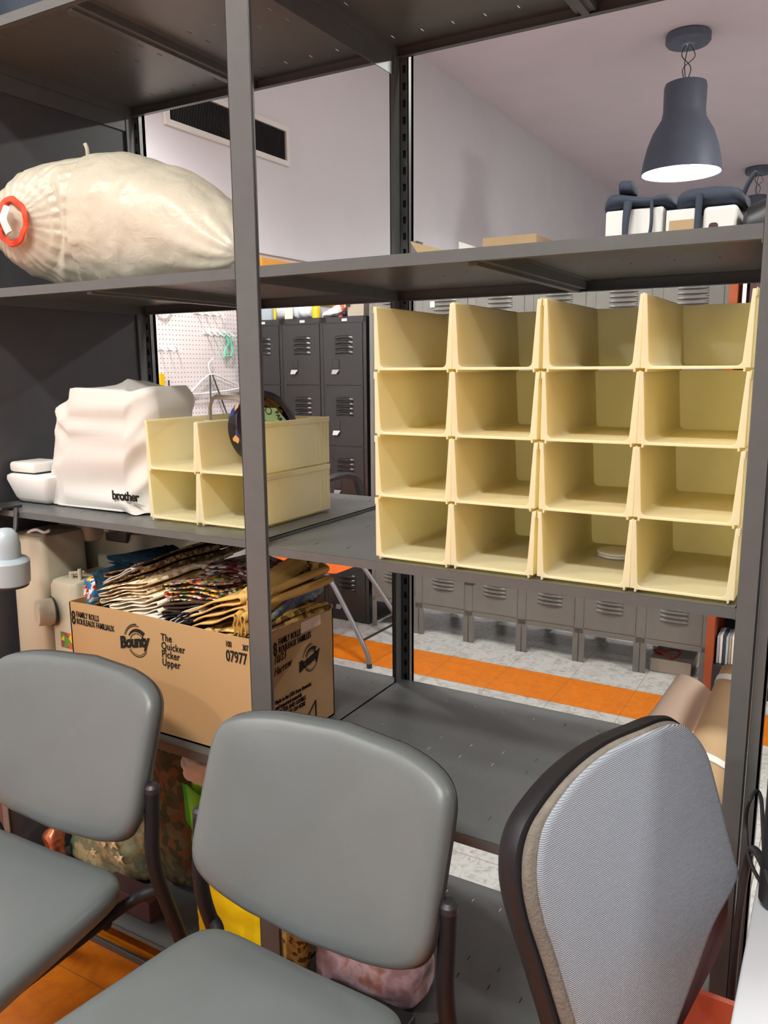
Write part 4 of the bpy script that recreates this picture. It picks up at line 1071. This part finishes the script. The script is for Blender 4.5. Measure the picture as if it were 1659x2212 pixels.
simple('hanging_board', 'dark maroon board standing in the upper bookcase', 'board', MB().box(.60, .78, 2.51, 2.53, 1.566, 1.86), M['maroon'])
# cord coil under the rightmost locker
cc = [(.33+.055*math.cos(a)+.01*math.sin(3*a), 2.66+.03*math.sin(a), .088+.015*math.sin(2*a)) for a in [2*PI*k/40*2 for k in range(40)]]
simple('red_cord', 'dark red cord coil lying under the rightmost grey locker', 'cord', MB().tube(cc, .004, 6), M['red_cord'])
simple('low_white_box', 'whitish box pushed under the rightmost grey locker', 'box', MB().box(.26, .45, 2.62, 2.84, .001, .068), M['greyp'], bevel=.003)

# ================================================================== chairs behind the shelving
def school_chair(x, y, rz, label):
    t = thing('school_chair', label, 'chair', (0, 0, 0), 'orange shell chairs behind the shelving')
    out = roundrect(.42, .40, .11, 6)
    pillow(out, lambda u, v_, d: (u, v_, .44+d+.03*(u/.2)**2+.02*(v_/.2)), [(0.05, -.006), (.97, -.006), (1, 0), (.97, .004), (.05, .004)]).build('seat', M['orange_chair'], t)
    out = roundrect(.40, .28, .09, 6)
    pillow(out, lambda u, v_, d: (u, .21+d+.06*(v_/.28+.5)-.05*(u/.2)**2, .66+v_), [(0.05, -.005), (.97, -.005), (1, 0), (.97, .005), (.05, .005)]).build('backrest', M['orange_chair'], t)
    for sx in (-1, 1):
        for sy in (-1, 1):
            yb = -.45 if sy < 0 else .25
            P = [(sx*.13, sy*.13, .425), (sx*.15, sy*.19, .41), (sx*.185, sy*.19+(yb-sy*.19)*.88, .10), (sx*.19, yb, .0)]
            l_ = MB().tube(smoothpath(P, 5), .0125, 12).build('leg', M['greytube'], t)
            MB().cyl((sx*.19, yb, 0), (sx*.19, yb, .022), .0138, 12).build('foot_cap', M['blackp'], l_)
    for sx in (-1, 1): MB().cyl((sx*.15, .13, .42), (sx*.17, .24, .60), .011, 10).build('back_support', M['greytube'], t)
    MB().cyl((-.18, -.405, .13), (.18, -.405, .13), .006, 8).build('cross_bar', M['blackp'], t)
    t.location = (x, y, 0); t.rotation_euler = (0, 0, rz)
    return t
school_chair(-1.39, 2.20, math.radians(88), 'orange shell chair with grey tube legs standing near the black lockers')
school_chair(-1.80, 1.50, math.radians(88), 'orange shell chair hidden behind the carton of fabrics')
t = thing('office_chair', 'black armchair with curved arm partly hidden behind the bins', 'chair', (-1.02, 1.5, 0))
out = roundrect(.44, .42, .12, 6)
pillow(out, lambda u, v_, d: (-1.02+u, 1.50+v_, .76+d), [(.05, -.04), (.95, -.035), (1, 0), (.95, .03), (.05, .04)]).build('seat', M['blackp'], t)
for s_ in (-1, 1):
    MB().tube(smoothpath([(-1.02+.22*s_, 1.60, .76), (-1.02+.27*s_, 1.62, .80), (-1.02+.28*s_, 1.58, .98), (-1.02+.285*s_, 1.48, 1.03), (-1.02+.25*s_, 1.38, 1.02), (-1.02+.20*s_, 1.34, .99)], 8), .019, 12, flat=.7).build('armrest', M['blackp'], t)
MB().cyl((-1.02, 1.50, .07), (-1.02, 1.50, .72), .025, 16).build('gas_post', M['blackp'], t)
for k in range(5):
    a = k*2*PI/5+.3; MB().tube([(-1.02, 1.50, .09), (-1.02+.27*math.cos(a), 1.50+.27*math.sin(a), .055)], .02, 8, r1=.012).build('base_leg', M['blackp'], t)
    MB().lathe([(0, -.012), (.027, -.012), (.027, .012), (0, .012)], (-1.02+.27*math.cos(a), 1.50+.27*math.sin(a), .028), 16, Matrix.Rotation(PI/2, 3, 'X')).build('caster', M['blackp'], t)

# ================================================================== things on the pegboard
def P_(y, z, off=0.0): return (XL+.014+off, y, z)
def hookrow(y0, y1, z, label):
    t = thing('peg_rack', label, 'rack', P_((y0+y1)/2, z))
    MB().box(XL+.013, XL+.019, y0, y1, z-.006, z+.012).build('rack_bar', M['wire'], t)
    n = max(3, int((y1-y0)/.045))
    for k in range(n):
        y = y0+.015+(y1-y0-.03)*k/(n-1)
        MB().tube(smoothpath([P_(y, z+.02), P_(y, z+.0, .03), P_(y, z-.015, .055), P_(y, z-.005, .07)], 4), .003, 6).build('hook', M['wire'], t)
hookrow(1.90, 2.12, 1.562, 'white hook rack low on the left part of the pegboard')
hookrow(2.33, 2.56, 1.655, 'white hook rack holding the mint green frame')
hookrow(2.26, 2.48, 1.765, 'white hook rack at the top of the pegboard')
simple('hoop', 'white plastic ring hanging at the upper left of the pegboard', 'hoop', MB().tube([P_(2.02+.055*math.cos(a), 1.80+.075*math.sin(a), .012) for a in [2*PI*k/32 for k in range(32)]], .006, 8, closed=True), M['wire'])
simple('plastic_clamp', 'mint green plastic frame hanging from the pegboard rack', 'frame',
       MB().tube([P_(2.47, 1.655, .03), P_(2.53, 1.645, .03), P_(2.54, 1.60, .03), P_(2.545, 1.56, .03), P_(2.53, 1.525, .03), P_(2.47, 1.525, .03), P_(2.48, 1.56, .03), P_(2.515, 1.60, .03), P_(2.50, 1.64, .03)], .007, 8), M['mint'])
t = thing('clothes_hanger', 'white plastic clothes hanger on the pegboard with dark strap', 'hanger', P_(2.36, 1.45))
MB().tube(smoothpath([P_(2.375, 1.515, .03), P_(2.355, 1.50, .03), P_(2.335, 1.485, .03), P_(2.335, 1.455, .03), P_(2.35, 1.42, .03)], 5), .004, 8).build('hanger_hook', M['wire'], t)
MB().tube(smoothpath([P_(2.35, 1.42, .03), P_(2.30, 1.405, .03), P_(2.20, 1.34, .03), P_(2.19, 1.315, .03), P_(2.40, 1.32, .03), P_(2.58, 1.335, .03), P_(2.60, 1.35, .03), P_(2.48, 1.39, .03), P_(2.40, 1.415, .03)], 6, True), .006, 8, closed=True).build('hanger_frame', M['wire'], t)
simple('strap', 'dark grey strap looped over the white clothes hanger', 'strap', MB().tube([P_(2.335, 1.42, .036), P_(2.325, 1.10, .036)], .007, 8, flat=.4, up=(0, 1, 0)).tube([P_(2.355, 1.42, .036), P_(2.50, 1.12, .036)], .007, 8, flat=.4, up=(0, 1, 0)), M['strap'])
simple('yellow_ruler', 'yellow tool standing before the lower left of pegboard', 'tool', MB().box(XL+.03, XL+.04, 1.955, 1.99, 1.10, 1.43), M['yellowp'], 'yellow tools by the pegboard', bevel=.002)
simple('yellow_ruler', 'narrow yellow tool just left of the wider yellow one', 'tool', MB().box(XL+.03, XL+.04, 1.915, 1.945, 1.10, 1.395), M['yellowp'], 'yellow tools by the pegboard', bevel=.002)
simple('black_marker', 'thin black marker standing right of the yellow tools', 'pen', MB().cyl((XL+.035, 2.022, 1.10), (XL+.035, 2.022, 1.395), .0045, 10), M['blackp'])
simple('peg_shelf', 'white narrow ledge below the pegboard tools', 'ledge', MB().box(XL+.013, XL+.10, 1.6, 2.56, 1.085, 1.10), M['wire'])

# ================================================================== table on the right
t = thing('table', 'white laminate table at the right edge of the picture', 'table', (1.5, -.35, 0))
MB().box(.945, 2.1, -1.0, .20, .722, .75).build('tabletop', M['table'], t, bevel=.003)
for x in (1.0, 2.04):
    for y in (-.95, .15): MB().box(x-.02, x+.02, y-.02, y+.02, 0, .722).build('leg', M['greytube'], t)
t = thing('equipment_case', 'dark equipment case standing on white table behind the right post', 'case', (1.1, .12, .75))
rbox(MB(), .950, 1.22, -.16, .10, .751, 1.24, .012).build('case_body', M['blackp'], t)
o = MB().tube(smoothpath([(1.02, -.19, .755), (.965, -.18, .80), (.937, -.03, .845), (.925, -.06, .85), (.922, -.045, .80), (.94, -.10, .77), (1.0, -.19, .757)], 8), .0028, 8).build('cable', M['blackp'], None)
tag(o, 'thin black cable looping over the edge of the white table', 'cable')
o = MB().tube(smoothpath([(1.04, -.2, .757), (.975, -.18, .80), (.94, -.10, .80), (.927, -.04, .74), (.922, -.055, .64), (.922, -.05, .45), (.93, -.04, .2), (.935, -.05, .01)], 8), .0058, 10).build('cable', M['blackp'], None)
tag(o, 'thick black cable hanging down beside the right post', 'cable')

# ================================================================== foreground vinyl chairs
def vinyl_chair():
    t = thing('side_chair', 'x', 'chair', (0, 0, 0))
    a, b_ = .2472, .1348; N = 84; out = []
    for k in range(N):
        th = 2*PI*k/N; c, s_ = math.cos(th), math.sin(th)
        u = a*(abs(c)**.265)*(1 if c > 0 else -1); h = b_*(abs(s_)**.265)*(1 if s_ > 0 else -1)
        h += (.0127 if s_ > 0 else -.0627)*(1-(u/a)**2)
        out.append((u, h))
    def fb(u, h, d):   # curved, leaning back
        return (u, d-.051*(u/a)**2+.357*h, .6957+h-.30*d)
    pillow(out, fb, [(.05, .024), (.90, .024), (.975, .018), (1.0, .004), (.996, -.010), (.975, -.020), (.93, -.027), (.82, -.032), (.6, -.035), (.05, -.036)]).build('backrest', M['vinyl'], t, smooth=60)
    MB().tube([fb(u*1.0, h*1.0, .004) for u, h in out], .003, 6, closed=True).build('piping', M['blackp'], t)
    out = []
    for k in range(N):
        th = 2*PI*k/N; c, s_ = math.cos(th), math.sin(th)
        u = (abs(c)**.26)*(1 if c > 0 else -1); v_ = (abs(s_)**.26)*(1 if s_ > 0 else -1)
        wv = .2440-.0259*v_
        out.append((u*wv, -.0844-.2229+.2229*v_))
    pillow(out, lambda u, v_, d: (u, v_, .448+d+.012*(u/.25)**2), [(.05, -.045), (.90, -.045), (.985, -.026), (1.0, -.004), (.985, .010), (.94, .019), (.85, .024), (.6, .027), (.05, .028)]).build('seat', M['vinyl'], t, smooth=60)
    for s_ in (-1, 1):
        P = [(s_*.2565, -.058, .655), (s_*.2565, -.064, .58), (s_*.2565, -.068, .53), (s_*.256, -.058, .46), (s_*.255, -.02, .34), (s_*.253, .035, .17), (s_*.252, .088, .012)]
        lg = MB().tube(smoothpath(P, 6), .0145, 16).build('leg', M['tube'], t)
        MB().lathe([(0, .006), (.010, .005), (.0152, -.001), (.0152, -.012), (0, -.012)], (s_*.2565, -.058, .657), 20).build('tube_cap', M['blackp'], lg)
        MB().cyl((s_*.252, .088, 0), (s_*.252, .088, .015), .017, 14).build('foot', M['blackp'], lg)
        P = [(s_*.225, -.46, .395), (s_*.245, -.50, .35), (s_*.255, -.525, .18), (s_*.26, -.54, .012)]
        lg = MB().tube(smoothpath(P, 6), .0145, 14).build('leg', M['tube'], t)
        MB().cyl((s_*.26, -.54, 0), (s_*.26, -.54, .015), .017, 14).build('foot', M['blackp'], lg)
        MB().tube(smoothpath([(s_*.256, -.045, .425), (s_*.225, -.06, .415), (s_*.19, -.12, .395), (s_*.19, -.44, .393), (s_*.225, -.46, .395)], 5), .012, 12).build('seat_rail', M['tube'], t)
        MB().tube([(s_*.2565, -.062, .60), (s_*.225, -.050, .61)], .008, 8).build('back_bracket', M['tube'], t)
    MB().cyl((-.20, -.14, .39), (.20, -.14, .39), .011, 12).build('cross_bar', M['tube'], t)
    return t
v0 = vinyl_chair()
v1 = dup(v0, 'grey vinyl side chair at the left, cut by the picture edge', 'grey vinyl side chairs in the foreground')
v0['label'] = 'grey vinyl side chair in the middle foreground before the shelving post'; v0['group'] = 'grey vinyl side chairs in the foreground'
v0.location = (.2826, -.1652, 0); v0.rotation_euler = (0, 0, -.0299)
v1.location = (-.3754, -.1499, 0); v1.rotation_euler = (0, 0, .0369)

# ================================================================== mesh-back task chair on the right
TC = thing('task_chair', 'task chair with grey woven back and worn tan edge at the right', 'chair', (.82, -.36, 0))
cen = Vector((.814, -.345, .861)); ud = Vector((.375, .926, 0)).normalized(); vd = Vector((-.193, .078, .978)).normalized(); nn = ud.cross(vd).normalized()
# nn points towards +x-y-side viewer
key = [(.188, .110), (.156, .148), (.121, .163), (.073, .166), (0, .167), (-.069, .155), (-.128, .131), (-.158, .106), (-.171, .068), (-.169, .024), (-.157, -.030), (-.142, -.102), (-.125, -.18), (-.085, -.235), (-.02, -.25),
       (.055, -.195), (.10, -.160), (.151, -.121), (.201, -.097), (.227, -.080), (.2245, -.060), (.215, -.016), (.203, .051)]
sm = [(p.x, p.y) for p in smoothpath([(a, b_, 0) for a, b_ in key], 5, True)]
def ft_(u, v_, d): return cen+ud*u+vd*v_+nn*(d-.25*max(0, abs(u-.02)-.10)**2*0)
frame = pillow([(u*1.0-.001, v_*1.0) for u, v_ in sm], lambda u, v_, d: ft_(u, v_, d), [(.05, -.034), (.88, -.034), (.955, -.030), (.99, -.018), (1.0, -.006), (.985, .001), (.94, .001), (.9, -.01), (.05, -.012)])
frame.build('back_shell', M['tube'], TC, smooth=60)
inner = [(u*.965+.006, v_*.968-.002) for u, v_ in sm]
pillow(inner, ft_, [(.05, -.008), (.99, -.006), (1.0, .001), (.99, .006), (.97, .008), (.05, .008)]).build('foam_edge', M['foam'], TC, smooth=60)
inner2 = []
for u, v_ in sm:
    uu, vv = u*.965+.006, v_*.968-.002
    if uu < 0: uu += .012*min(1, (-uu)/.10)*(1 if v_ < .1 else max(0, (.17-v_)/.07))
    inner2.append((uu+.002, vv-.003 if vv > 0 else vv))
pillow(inner2, ft_, [(.05, .004), (.99, .006), (1.0, .009), (.985, .0125), (.95, .0135), (.05, .0145)]).build('woven_front', M['mesh'], TC, smooth=60)
q0 = cen-nn*.05-vd*.05
MB().tube(smoothpath([q0+ud*.02, q0-nn*.03-vd*.15+ud*.02, Vector((.83, -.36, .47)), Vector((.95, -.41, .42))], 6), .022, 12, flat=.5).build('back_bar', M['tube'], TC)
out = roundrect(.44, .40, .12, 6)
zr = Matrix.Rotation(math.radians(20), 3, 'Z')
pillow(out, lambda u, v_, d: Vector((1.07, -.44, .44+d))+zr @ Vector((u, v_, 0)), [(.05, -.035), (.95, -.03), (1, 0), (.95, .025), (.05, .035)]).build('seat', M['mesh'], TC)
MB().cyl((1.07, -.44, .07), (1.07, -.44, .41), .025, 16).build('gas_post', M['blackp'], TC)
for k in range(5):
    a = k*2*PI/5; x, y = 1.07+.27*math.cos(a+.4), -.44+.27*math.sin(a+.4)
    MB().tube([(1.07, -.44, .09), (x, y, .06)], .02, 8, r1=.013).build('base_leg', M['blackp'], TC)
    MB().lathe([(0, -.012), (.027, -.012), (.027, .012), (0, .012)], (x, y, .028), 16, Matrix.Rotation(PI/2, 3, 'X')).build('caster', M['blackp'], TC)
MB().tube(smoothpath([cen+ud*.215-vd*.085-nn*.02, cen+ud*.205-vd*.16-nn*.03, cen+ud*.14-vd*.215-nn*.04, cen+ud*.06-vd*.27-nn*.05], 6), .022, 12, flat=.3, up=tuple(nn)).build('lumbar_bar', M['maroon'], TC)

# orange plastic shell chair low at the right
OC = thing('shell_chair', 'orange plastic chair back showing at the bottom right corner', 'chair', (.87, -.20, 0))
out = roundrect(.17, .30, .05, 6)
out = roundrect(.40, .28, .07, 6)
pillow(out, lambda u, v_, d: (1.0+u, -.115+d-.03*(u/.2)**2+.05*v_, .435+v_), [(.05, -.005), (.97, -.005), (1, 0), (.97, .005), (.05, .005)]).build('backrest', M['red_orange'], OC)
out = roundrect(.38, .24, .08, 6)
pillow(out, lambda u, v_, d: (1.0+u, -.27+v_, .30+d+.02*(u/.2)**2), [(.05, -.005), (.97, -.005), (1, 0), (.97, .005), (.05, .005)]).build('seat', M['red_orange'], OC)
for sx in (-1, 1):
    MB().cyl((1.0+sx*.12, -.17, .29), (1.0+sx*.13, -.12, .40), .010, 10).build('back_support', M['greytube'], OC)
    for sy in (-1, 1): MB().cyl((1.0+sx*.12, -.27+sy*.09, .295), (1.0+sx*.17, -.27+sy*.12, 0), .011, 12).build('leg', M['greytube'], OC)

simple('storage_carton', 'dark carton on top of the left shelving bay', 'box', MB().box(-.87, -.30, .14, .55, Z1+.001, Z1+.26), M['navybag'], bevel=.004)
simple('storage_carton', 'dark maroon carton standing on the floor left of the shelving', 'box', MB().box(-1.35, -.935, .02, .45, .001, .62), M['maroon'], bevel=.004)
